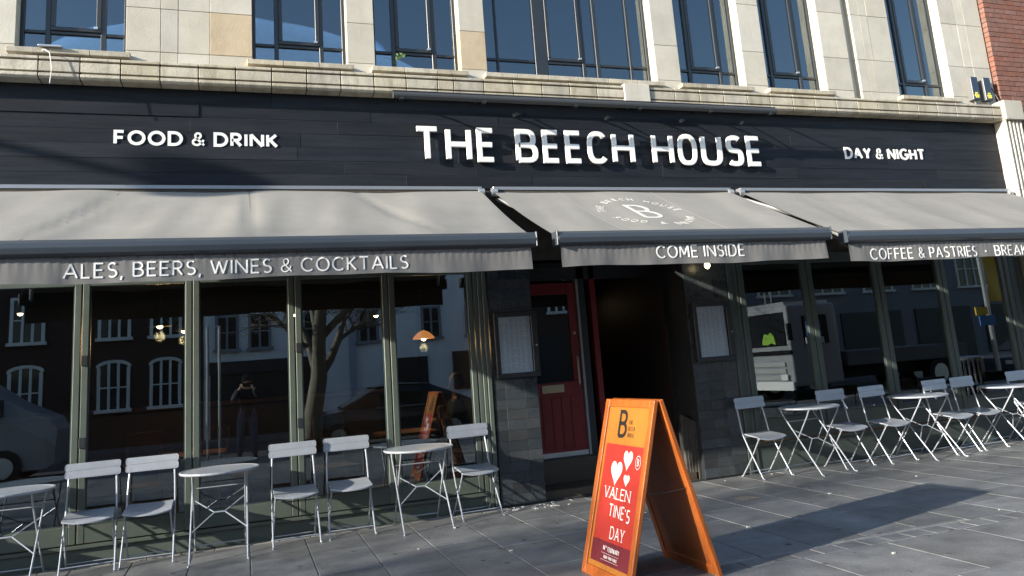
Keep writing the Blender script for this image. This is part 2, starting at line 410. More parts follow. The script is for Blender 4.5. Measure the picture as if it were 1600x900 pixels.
# everything else of the pavement: joined
mb = MB(); random.seed(5)
for i in range(-60, 60):
    xa = -3.69+.533*i
    y = 8.78 if xa < 2.6 else 8.9
    off = random.choice((0, .42))
    yy = y
    while yy > -.95:
        yn = max(-.95, yy-.84+off); off = 0
        inner = (-3.7 < xa < 13.1 and yn > 4.85) or (1.8 < xa < 12.1 and yy > 3.4)
        if not inner and yy-yn > .08: mb.box(xa+J, xa+.533-J, max(yn, -.95)+J, yy-J, -.03, -.001)
        yy = yn
stuff(mb.build('slab_field', slab_m, pv))
xx = -3.7
while xx < 2.55:                      # pale edging stones along the plinth
    slab_piece(xx+.004, xx+.31-.004, 8.785, 8.895, nm='edging_stone', m=mat('edging', (.20, .195, .18), .8, var=.2, noise=.2, nscale=10), dz=.006, t=.05); xx += .31
dr = thing('drain_cover', (5.12, 7.58, 0), 'small square metal drain cover let into the dark paving', 'drain cover')
bx(4.99, 5.25, 7.45, 7.71, -.01, .003).build('frame', mat('cast_iron', (.16, .155, .15), .6, metal=.2, noise=.3, nscale=20), dr)
mb = MB()
for i in range(6): mb.box(5.015+i*.037, 5.035+i*.037, 7.475, 7.685, .0, .008)
mb.build('grating', mat('cast_iron', (0, 0, 0)), dr)
random.seed(31); mb = MB()
for i in range(150):
    a, b, q = random.uniform(-2.5, 11), random.uniform(3.6, 8.5), random.uniform(.010, .026)
    k_ = [(a+q*math.cos(t*math.pi/4)*random.uniform(.7, 1.2), b+q*math.sin(t*math.pi/4)*random.uniform(.7, 1.2)) for t in range(8)]
    mb.prism(k_, lambda u, v, d: (u, v, d), .0, .0035)
stuff(mb.build('gum_marks', mat('old_gum', (.075, .075, .078), .8)))['label'] = 'dark trodden gum marks on the paving'
# litter specks
random.seed(12)
spots = [(2.9, 8.74), (3.2, 8.8), (3.05, 8.62), (5.6, 8.7), (6.3, 8.72), (4.5, 7.9), (5.9, 7.2), (4.6, 5.0), (6.4, 5.6), (4.3, 6.4), (3.9, 7.6), (2.2, 6.9), (1.5, 7.5), (7.3, 7.4)]
for i in range(26): spots.append((random.uniform(2.75, 3.6), random.uniform(8.6, 8.86)))
mb = MB()
for (a, b) in spots:
    q = random.uniform(.006, .018); mb.box(a-q, a+q, b-q*.7, b+q*.7, .0, .004+q*.3)
stuff(mb.build('litter', mat('litter', (.5, .5, .48), .8)))['label'] = 'scattered scraps and cigarette ends on the paving'

# ================================================================== THE BUILDING
BX0, BX1 = -6.6, 11.66
bd = thing('pub_building', (2.5, 9.6, 0), 'cream stone faced building with black fascia and dark green glazed shopfront', 'building')
wallp = bx(BX0, BX1, 9.16, 9.28, 8.4, 9.3).build('upper_wall', stone, bd)
# --- stone panels of the upper floor
colsx = [(-6.6, -5.6), (-4.5, -3.4), (-3.4, -2.8), (-2.8, -2.24), (-1.19, -.84), (-.84, -.66), (-.66, -.33), (-.33, .13), (1.21, 1.54), (2.62, 2.96),
         (5.40, 5.78), (6.84, 7.22), (8.28, 8.77), (8.92, 9.09), (9.09, 9.25), (9.25, 9.66), (10.75, 11.1), (11.1, 11.28), (11.28, 11.655)]
rows_ = [(5.13, 5.285), (5.285, 5.80), (5.80, 6.535), (6.535, 7.27), (7.27, 8.005), (8.005, 8.74), (8.74, 9.3)]
for (a, b) in colsx:
    for r, (z0, z1) in enumerate(rows_):
        m_ = stone_tan if (abs(a+.33) < .01 and r == 1) or (abs(a-2.62) < .01 and r == 1) else stone
        dy = random.uniform(-.0015, .0015)
        bx(a+.002, b-.002, 8.90+dy, 9.20, z0+.0025, z1-.0025).build('stone_panel', m_, wallp, bevel=.003, loc=((a+b)/2, 8.9, z0))
bx(8.765, 8.925, 9.0, 9.2, 5.13, 9.3).build('recess', stone, wallp)
mb = MB()
for (a, b) in [(-6.59, -5.61), (-4.49, -2.25), (-1.18, .12), (1.22, 1.53), (2.63, 2.95), (5.41, 5.77), (6.85, 7.21), (8.29, 8.76), (8.93, 9.65), (10.76, 11.65)]:
    mb.box(a, b, 8.91, 9.19, 5.11, 9.28)
mb.build('mortar_core', joint_dark, wallp)
# lintels above windows
WINS = [(-5.6, -4.5), (-2.24, -1.19), (.13, 1.21), (1.54, 2.62), (2.96, 5.40), (5.78, 6.84), (7.22, 8.28), (9.66, 10.75)]
for a, b in WINS: bx(a+.002, b-.002, 8.98, 9.2, 8.2, 9.3).build('lintel', stone, wallp, bevel=.003)
# --- upper windows
def upper_window(x0, x1, bars, casements, blind=None):
    y = 9.06
    w = bx(x0, x1, y, y+.06, 5.285, 5.325).box(x0, x1, y, y+.06, 8.15, 8.2).box(x0, x0+.04, y+.001, y+.059, 5.325, 8.15).box(x1-.04, x1, y+.001, y+.059, 5.325, 8.15)
    f = w.build('window', frame_blk, bd, bevel=.004)
    edges = [x0+.04]
    for (a, b) in bars:
        bx(a, b, y-.006, y+.054, 5.325, 8.15).build('mullion', frame_blk, f, bevel=.004); edges += [a, b]
    edges.append(x1-.04)
    for i in range(0, len(edges), 2):
        a, b = edges[i], edges[i+1]
        if b-a < .03: continue
        bx(a, b, y, y+.05, 5.495, 5.53).build('transom', frame_blk, f, bevel=.004)
        bx(a, b, y+.024, y+.030, 5.325, 5.495).build('pane', up_glass, f)
        if i//2 in casements:
            t = .045
            MB().box(a, b, y-.02, y+.035, 5.531, 5.531+t).box(a, a+t, y-.019, y+.034, 5.531+t, 7.6).box(b-t, b, y-.019, y+.034, 5.531+t, 7.6).box(a, b, y-.02, y+.035, 7.6, 7.6+t).build('casement', frame_blk, f, bevel=.005)
            bx(a+t, b-t, y+.004, y+.010, 5.531+t, 7.6).build('pane', up_glass, f)
            bx(b-t-.02, b-t+.02, y-.05, y-.019, 5.56, 5.585).build('handle', silver_m, f)
        else:
            bx(a, b, y+.024, y+.030, 5.53, 8.15).build('pane', up_glass, f)
    if blind:
        for (a, b, m_) in blind: bx(a, b, 9.165, 9.172, 5.3, 8.15).build('blind', m_, f)
    return f
upper_window(-5.6, -4.5, [(-5.36, -5.31), (-4.8, -4.75)], {1})
upper_window(-2.24, -1.19, [(-2.0, -1.95), (-1.46, -1.41)], {1}, [(-2.2, -1.2, blind_d)])
upper_window(.13, 1.21, [(.38, .43), (.90, .95)], {1}, [(.15, 1.2, blind_d)])
upper_window(1.54, 2.62, [(1.78, 1.83), (2.29, 2.35)], {1}, [(1.6, 2.6, blind_d), ])
upper_window(2.96, 5.40, [(3.155, 3.18), (3.69, 3.87), (4.37, 4.42), (4.58, 4.64), (5.09, 5.13)], {2}, [(4.0, 5.35, blind_m), (3.0, 3.8, blind_d)])
upper_window(5.78, 6.84, [(6.02, 6.07), (6.53, 6.58)], {1}, [(6.55, 6.84, blind_m), (5.8, 6.5, blind_d)])
upper_window(7.22, 8.28, [(7.42, 7.47), (7.93, 7.99)], {1}, [(7.97, 8.28, blind_m), (7.3, 7.9, blind_d)])
upper_window(9.66, 10.75, [(9.92, 9.97), (10.38, 10.44)], {1}, [(10.42, 10.75, blind_m), (9.7, 10.3, blind_d)])
# sill blocks
for a, b in WINS:
    n_ = max(2, round((b-a+.1)/.42)); w_ = (b-a+.12)/n_
    for i in range(n_):
        xa = a-.06+i*w_; bx(xa+.002, xa+w_-.002, 8.80, 9.055, 5.165, 5.224).build('window_sill', stone_cor, wallp, bevel=.004)
# upper room
MB().box(BX0, BX1, 9.3, 13, 4.95, 5.05).box(BX0, BX1, 12.9, 13, 5.05, 9.2).box(BX0, BX1, 9.3, 13, 9.2, 9.3).box(BX0, BX0+.1, 9.3, 12.9, 5.05, 9.2).box(BX1-.1, BX1, 9.3, 12.9, 5.05, 9.2).build('upper_room', mat('upper_room', (.45, .46, .48), .8), bd)
# --- cornice blocks
prof = [(8.93, 4.862), (8.745, 4.862), (8.722, 4.885), (8.722, 4.918), (8.76, 4.920), (8.76, 4.936), (8.723, 4.938), (8.723, 5.046), (8.76, 5.048), (8.76, 5.066), (8.72, 5.068), (8.72, 5.098), (8.74, 5.106), (8.93, 5.128)]
cor = bx(BX0, 11.50, 8.76, 8.95, 4.87, 5.10).build('cornice', joint_dark, bd)
bx(BX0, 11.655, 8.95, 9.3, 4.80, 5.11).build('cornice_core', joint_dark, cor)
x = BX0; i = 0
blk = {}
while x < 11.46:
    w_ = .385
    if i in (23, ): w_ = .20
    e_ = min(x+w_, 11.50)
    if abs(x-4.9) < .19:
        bx(x+.004, e_-.004, 8.70, 8.93, 4.87, 5.13).build('cornice_block', stone, cor, bevel=.006)
    else:
        MB().prism(prof, lambda u, v, d: (d, u+0, v), x+.006, e_-.006).build('cornice_block', stone_cor, cor, loc=(x, 8.8, 4.9), bevel=.003)
    x = e_; i += 1
# end pilaster on the right: fluted
ep = bx(11.50, 11.90, 8.66, 9.1, 4.855, 5.175).build('end_pilaster', stone, bd, bevel=.008)
def flute(u0, u1, y, n, dep):
    pts = [(u0, y)]; w = (u1-u0-.02)/n
    for i in range(n):
        a = u0+.01+i*w
        pts += [(a+.008, y)]+[(a+.008+(w-.016)*(.5-.5*math.cos(math.pi*k/6)), y+dep*math.sin(math.pi*k/6)) for k in range(1, 6)]+[(a+w-.008, y)]
    return pts+[(u1, y), (u1, 9.05), (u0, 9.05)]
for z0, z1 in ((0, 1.1), (1.1, 2.35), (2.35, 3.72), (3.72, 4.28), (4.28, 4.853)):
    MB().prism(flute(11.52, 11.86, 8.70, 4, .035), lambda u, v, d: (u, v, d), z0+.003, z1-.003).build('fluted_block', stone if z0 > 2 else mat('shaded_stone', (.42, .45, .52), .6, noise=.05), ep)  # lower blocks: same stone, bluish shade put into the colour
# --- fascia planks
fas = bx(BX0, 11.52, 8.925, 9.2, 2.84, 4.861).build('fascia', joint_dark, bd)
random.seed(21)
rz = [(3.745, 3.905), (3.907, 4.065), (4.067, 4.225), (4.227, 4.385), (4.387, 4.545), (4.547, 4.70), (4.702, 4.858)]
for r, (z0, z1) in enumerate(rz):
    x = BX0+random.uniform(-1.5, 0)
    while x < 11.5:
        x1 = x+random.choice((1.6, 1.9, 2.2, 2.6))
        a, b = max(x, BX0), min(x1, 11.515)
        if b-a > .05:
            pr = random.choice((0, 0, .002, .004)); pr = .012 if (r == 5 and a < -.7 < b) else pr
            bx(a+.0006, b-.0006, 8.905-pr, 8.93, z0-.0008, z1).build('plank', plank_m, fas, bevel=.001, loc=((a+b)/2, 8.9, z0))
        x = x1
# --- signs
F_ = lambda u, v, d: (u, d, v)
sg = thing('name_sign', (4.4, 8.9, 4.05), 'large raised white letters reading THE BEECH HOUSE across the black fascia', 'sign')
letters('THE BEECH HOUSE', 1.955, 6.90, 4.06, 4.50, .068, F_, 8.858, 8.830, sg, white_let, gap=.15, space=.44, e=2.7, bevel=.006, stack=.0006)
sg2 = thing('food_sign', (-.45, 8.9, 4.2), 'small white letters reading FOOD & DRINK at the left of the fascia', 'sign')
letters('FOOD & DRINK', -1.29, .395, 4.205, 4.372, .033, F_, 8.902, 8.892, sg2, white_let, gap=.13, space=.36)
sg3 = thing('day_sign', (9.2, 8.9, 4.2), 'small white letters reading DAY & NIGHT at the right of the fascia', 'sign')
letters('DAY & NIGHT', 8.40, 9.935, 4.212, 4.392, .034, F_, 8.902, 8.892, sg3, white_let, gap=.13, space=.34)
# stand-offs behind the big letters: LED trays
mb = MB()
# trough light above the sign
tl = thing('trough_light', (4.4, 8.5, 4.72), 'long slim silver trough light held out above the big white letters', 'light')
MB().tube([(1.66, 8.5, 4.755), (6.95, 8.5, 4.755)], .042, 14).build('tube', mat('trough_metal', (.045, .048, .052), .5), tl, smooth=False)
bx(1.66, 6.95, 8.49, 8.51, 4.80, 4.812).build('rail', black_m, tl)
for xx in (1.75, 2.75, 3.95, 4.85, 5.9, 6.85):
    MB().tube([(xx, 8.5, 4.755), (xx+.01, 8.72, 4.83), (xx+.01, 8.9, 4.83)], .012, 6).box(xx-.02, xx+.03, 8.47, 8.53, 4.70, 4.73).build('bracket', black_m, tl)
for k, xx in enumerate((3.3, 4.55, 5.65, 6.6)):
    fl = thing('spot_arm', (xx, 8.9, 4.66), 'short black spotlight arm under the cornice, %s along the fascia from the left' % ('first', 'second', 'third', 'fourth')[k], 'spotlight', 'spotlight arms over the name sign')
    MB().tube([(xx+.12, 8.9, 4.72), (xx+.02, 8.76, 4.67), (xx-.10, 8.66, 4.63)], .009, 6).build('arm', black_m, fl)
    MB().tube([(xx-.07, 8.68, 4.64), (xx-.13, 8.64, 4.61)], .022, 8).build('head', black_m, fl)
# loose cable hanging from the cornice
cb = MB().tube([(-1.98, 8.84, 5.20), (-1.93, 8.72, 5.17), (-1.87, 8.68, 5.12), (-1.845, 8.67, 4.95), (-1.855, 8.66, 4.78)], .0045, 6)
tag(cb.build('loose_cable', white_paint), 'loose pale cable dangling from the left end of the stone ledge', 'cable')
jb = bx(-2.0, -1.78, 8.76, 8.84, 5.225, 5.245)
tag(jb.build('junction_bracket', silver_m, bevel=.004), 'small pale metal bracket lying on the stone ledge at far left', 'bracket')
# alarm boxes
for k, (a, b) in enumerate(((11.06, 11.21), (11.33, 11.48))):
    ab = thing('alarm_box', ((a+b)/2, 8.9, 5.2), ('black alarm box with yellow print, left one of the pair by the brick wall', 'black alarm box with yellow print, right one of the pair, touching the brick wall')[k], 'alarm box', 'alarm boxes on the stone wall')
    bx(a, b, 8.80, 8.897, 5.21, 5.60).build('casing', mat('dark_blue_plastic', (.02, .028, .05), .35), ab, bevel=.012, seg=2)
    bx(a-.004, a+.012, 8.81, 8.895, 5.215, 5.595).build('side_trim', mat('trim_plastic', (.14, .14, .14), .5), ab)
    mb = MB()
    for (u0, u1, v0, v1) in ((.05, .10, .10, .125), (.03, .12, .065, .09), (.045, .075, .035, .06), (.085, .115, .035, .06)): mb.box(a+u0, a+u1, 8.795, 8.802, 5.21+v0, 5.21+v1)
    mb.build('print', mat('yellow_print', (.8, .72, .1), .6), ab)
    MB().tube([((a+b)/2, 8.86, 5.21), ((a+b)/2+.02, 8.86, 5.13)], .01, 6).build('conduit', silver_m, ab)
tag(MB().tube([(11.50, 8.87, 5.55), (11.56, 8.84, 5.38), (11.60, 8.80, 5.20)], .009, 6).build('alarm_cable', black_m), 'thin dark cable curving down beside the right alarm box', 'cable')
# weed on the sill
wd = thing('weed', (1.80, 8.83, 5.283), 'small green weed sprouting from the sill of the third window', 'plant')
MB().tube([(1.79, 8.86, 5.28), (1.78, 8.82, 5.34), (1.80, 8.80, 5.39)], .004, 5).tube([(1.79, 8.86, 5.28), (1.70, 8.82, 5.33), (1.62, 8.80, 5.34)], .003, 5).build('stem', leaf_m, wd)
random.seed(4); mb = MB()
for i in range(16):
    a = Vector((1.79+random.uniform(-.02, .07), 8.80+random.uniform(-.03, .02), 5.34+random.uniform(0, .06)))
    d = Vector((random.uniform(-1, 1), random.uniform(-.6, .2), random.uniform(-.9, .4))).normalized()*.05; n_ = d.cross(Vector((0, 1, .3))).normalized()*.014
    mb.quad(a, a+d*.5+n_, a+d, a+d*.5-n_)
mb.build('leaves', leaf_m, wd)

# --- neighbour brick building
nb = thing('brick_building', (16, 10, 0), 'red brick neighbouring building at the right edge, standing slightly proud', 'building')
nw = bx(11.70, 26, 8.835, 18, 0, 11).build('wall', brick_mortar, nb)
bm_f = bx(0, .234, -.0, .10, 0, .0765).mesh('brick', brick_m); bm_h = bx(0, .112, 0, .10, 0, .0765).mesh('brick', brick_m)
cnt = 0; mbk = MB()
for r in range(0, 128):
    z = 0.02+r*.0855
    off = .0 if r % 2 else -.1225
    for k in range(0, 58):
        x = 11.685+off+k*.245
        me = bm_f; ln = .234
        if x < 11.68: me = bm_h; x = 11.685; ln = .112
        vis = 3.45 < z < 7.2 and x < 12.9-max(0, (z-3.4))*.04
        if vis and cnt < 292: put('brick', me, (x, 8.822+random.uniform(-.002, .002), z), nw); cnt += 1
        elif x < 25.8: mbk.box(x, x+ln, 8.824, 8.85, z, z+.0765)
stuff(mbk.build('brick_courses', brick_m, nw))
for k in range(3):
    MB().box(14.5+k*3.4, 16+k*3.4, 8.80, 8.83, 5.4, 7.6).build('window', frame_blk, nb); bx(14.4+k*3.4, 16.1+k*3.4, 8.76, 8.84, 5.28, 5.38).build('sill', stone, nb)

# ================================================================== SHOPFRONT
def leaf(x0, x1, zb, zs, st, m_=None, hinge=None):
    """one glazed door leaf: x0..x1, bottom zb, glass sill zs, stile width st"""
    m_ = m_ or green_m
    a, b = x0+.006, x1-.006
    fr = MB().box(a, a+st, 8.90, 8.955, zb, 2.84).box(b-st, b, 8.90, 8.955, zb, 2.84).box(a+st, b-st, 8.902, 8.953, zb, zs).box(a+st, b-st, 8.902, 8.953, 2.70, 2.84).build('glazed_door', m_, bd, bevel=.005)
    bd_w = .012
    MB().box(a+st, a+st+bd_w, 8.915, 8.94, zs, 2.70).box(b-st-bd_w, b-st, 8.915, 8.94, zs, 2.70).box(a+st+bd_w, b-st-bd_w, 8.916, 8.939, zs, zs+bd_w).build('beading', dark_green, fr)
    bx(a+st, b-st, 8.926, 8.932, zs, 2.70).build('pane', shop_glass, fr)
    if hinge:
        for z in (1.15, 1.95): bx(a-.002, a+st*.9, 8.885, 8.902, z-.05, z+.05).build('hinge', black_m, fr, bevel=.003)
    return fr
bl = [-6.6, -5.65, -4.63, -3.60, -2.58, -1.545, -.507, .534, 1.568, 2.575]
for i in range(len(bl)-1): leaf(bl[i], bl[i+1], .205, .375, .062, hinge=(i in (5, 7)))
br = [6.285, 7.42, 8.66, 9.85, 11.12]
for i in range(len(br)-1): leaf(br[i], br[i+1], .375, .66, .082, m_=dark_green)  # right leaves: shade put into a darker green
sf = bx(BX0, 2.60, 8.925, 9.0, 0, .16).build('plinth', green_m, bd)
bx(BX0, 2.60, 8.885, 8.95, .16, .195).build('sill', green_m, sf, bevel=.004)
sf2 = bx(6.10, 11.5, 8.925, 9.0, 0, .33).build('plinth', dark_green, bd)
bx(6.10, 11.5, 8.885, 8.95, .33, .365).build('sill', dark_green, sf2, bevel=.004)
for xx, ww in ((2.583, .05), (2.64, .045), (2.692, .05)): bx(xx, xx+ww, 8.885+random.uniform(0, .02), 8.98, 0, 2.84).build('door_post', green_m, bd, bevel=.004)
for xx, ww in ((6.11, .06), (6.175, .05), (6.23, .05)): bx(xx, xx+ww, 8.89+random.uniform(0, .02), 8.98, 0, 2.84).build('door_post', dark_green, bd, bevel=.004)
for xx, ww in ((11.13, .09), (11.23, .12), (11.36, .13)): bx(xx, xx+ww, 8.885, 8.98, 0, 2.84).build('door_post', dark_green, bd, bevel=.004)
# tiled piers
def pier(x0, x1, cuts, ztop):
    p = bx(x0, x1, 8.91, 9.45, 0, 2.84).build('tiled_pier', black_m, bd)
    n = int(ztop/.118)
    for r in range(n):
        z0 = .02+r*.118
        sh = 0
        for i in range(len(cuts)-1):
            a, b = cuts[i], cuts[i+1]
            bx(a+.0013, b-.0013, 8.90, 8.915, z0+.0013, z0+.1167).build('tile', tile_m, p, bevel=.0008, loc=(a, 8.9, z0))
    return p
pier(2.76, 3.31, (2.765, 2.905, 3.14, 3.308), 2.80)
pp = pier(5.45, 6.10, (5.452, 5.66, 5.88, 6.098), 2.80)
# ================================================================== ENTRANCE
en = bx(3.31, 5.45, 8.95, 9.5, -.02, .012).build('entrance_floor', mat('entrance_mat', (.03, .03, .032), .8, noise=.3, nscale=20), bd)
bx(3.31, 5.45, 9.5, 12.5, -.02, .385).build('entrance_step', int_floor, bd, bevel=.01)
bx(3.31, 3.36, 9.45, 9.62, 0, 2.9).build('entrance_wall', black_m, bd)
bx(5.42, 5.47, 9.45, 12.4, 0, 2.9).build('entrance_wall', mat('maroon_wall', (.016, .008, .008), .6), bd)
bx(3.31, 5.47, 8.95, 12.4, 2.84, 2.90).build('entrance_ceiling', black_m, bd)
mb = MB()
for k in range(5): mb.box(5.30+k*.03, 5.325+k*.03, 9.06-k*.02, 9.12, 0, .80-.02*k)
mb.build('timber_boards', mat('dark_timber', (.05, .045, .04), .7, noise=.3, nscale=12), bd)
rdoor = bx(3.40, 4.20, 9.60, 9.64, .395, 1.33).box(3.40, 3.52, 9.60, 9.64, 1.33, 2.62).box(4.08, 4.20, 9.60, 9.64, 1.33, 2.62).box(3.52, 4.08, 9.60, 9.64, 2.47, 2.62).build('red_door', red_door, bd, bevel=.004)
bx(3.52, 4.08, 9.615, 9.622, 1.33, 2.47).build('pane', shop_glass, rdoor)
for k in range(5): bx(3.47+k*.135, 3.59+k*.135, 9.592, 9.601, .50, 1.14).build('door_board', red_door, rdoor, bevel=.004)
bx(3.40, 4.20, 9.590, 9.601, .395, .455).build('kick_plate', silver_m, rdoor)
lb = bx(3.62, 3.93, 9.588, 9.601, 1.20, 1.30).build('letterbox', mat('brass', (.45, .38, .25), .35, metal=.8), rdoor, bevel=.003)
bx(3.66, 3.89, 9.582, 9.589, 1.225, 1.275).build('flap', mat('brass', (0, 0, 0)), lb, bevel=.002)
bx(4.205, 4.235, 9.57, 9.66, .39, 2.66).build('door_edge_strip', mat('grey_strip', (.3, .3, .29), .5), bd)
bx(4.24, 4.34, 9.60, 9.68, .385, 2.84).build('door_frame', black_m, bd)
bx(4.42, 4.50, 9.60, 9.70, .385, 2.84).build('door_frame', red_door, bd, bevel=.004)
bx(3.36, 5.42, 9.60, 9.68, 2.66, 2.84).build('door_head', black_m, bd, bevel=.004)
# globe lamp under the middle awning
gl = thing('globe_lamp', (5.72, 8.72, 2.70), 'small lit round bulb hanging below the middle awning over the entrance', 'lamp')
bx(5.70, 5.74, 8.72, 8.90, 2.80, 2.82).build('bracket', black_m, gl)
MB().lathe(5.72, 8.72, [(.02, 2.72), (.022, 2.80), (.01, 2.81)], 12).build('lamp_holder', black_m, gl)
MB().lathe(5.72, 8.72, [(.004, 2.635), (.022, 2.645), (.035, 2.665), (.038, 2.685), (.030, 2.71), (.018, 2.725)], 14).build('bulb', mat('globe_bulb', (1, .85, .5), .3, emit=(1, .80, .42), estr=3.2), gl, smooth=True)
# ================================================================== MENU CASES
def menu_case(x0, x1, z0, z1, label, flare):
    t = thing('menu_case', ((x0+x1)/2, 8.9, z0), label, 'menu case', 'framed menus beside the entrance')
    w = .055
    MB().box(x0, x1, 8.83, 8.899, z0, z0+w).box(x0, x1, 8.83, 8.899, z1-w, z1).box(x0, x0+w, 8.831, 8.898, z0+w, z1-w).box(x1-w-.02, x1, 8.831, 8.898, z0+w, z1-w).build('frame', black_m, t, bevel=.005)
    sh = bx(x0+w, x1-w-.02, 8.875, 8.885, z0+w, z1-w).build('menu_sheet', paper_m, t)
    a, b, c, d = x0+w+.012, x1-w-.032, z0+w+.02, z1-w-.02
    mb = MB(); random.seed(int(x0*10)); cw = (b-a)/3
    for k in range(3):
        z = d-(.06 if k == 0 else 0)
        while z > c+.02:
            mb.box(a+k*cw+.004, a+(k+1)*cw-.012, 8.8735, 8.8750, z-.004, z); z -= .012
            for q in range(random.randint(5, 9)):
                if z < c+.01: break
                l_ = random.uniform(.55, .8); mb.box(a+k*cw+.004, a+k*cw+.004+(cw-.02)*l_*.6, 8.8739, 8.8750, z-.0025, z)
                mb.box(a+k*cw+(cw-.02)*.72, a+(k+1)*cw-.014, 8.8739, 8.8750, z-.0025, z); z -= .0085
            z -= .012
    mb.build('menu_print', ink_m, sh)
    bx(x0+w, x1-w-.02, 8.845, 8.849, z0+w, z1-w).build('pane', clear_glass, t)
    MB().tube([(x1-.03, 8.81, (z0+z1)/2-.02), (x1-.03, 8.83, (z0+z1)/2-.02)], .009, 8).build('knob', silver_m, t)
    return t
menu_case(2.795, 3.335, 1.445, 2.215, 'black framed menu on the tiled pier left of the red door', 0)
menu_case(5.50, 6.07, 1.455, 2.215, 'black framed menu on the pier right of the entrance, plastic sleeve creased', 1)

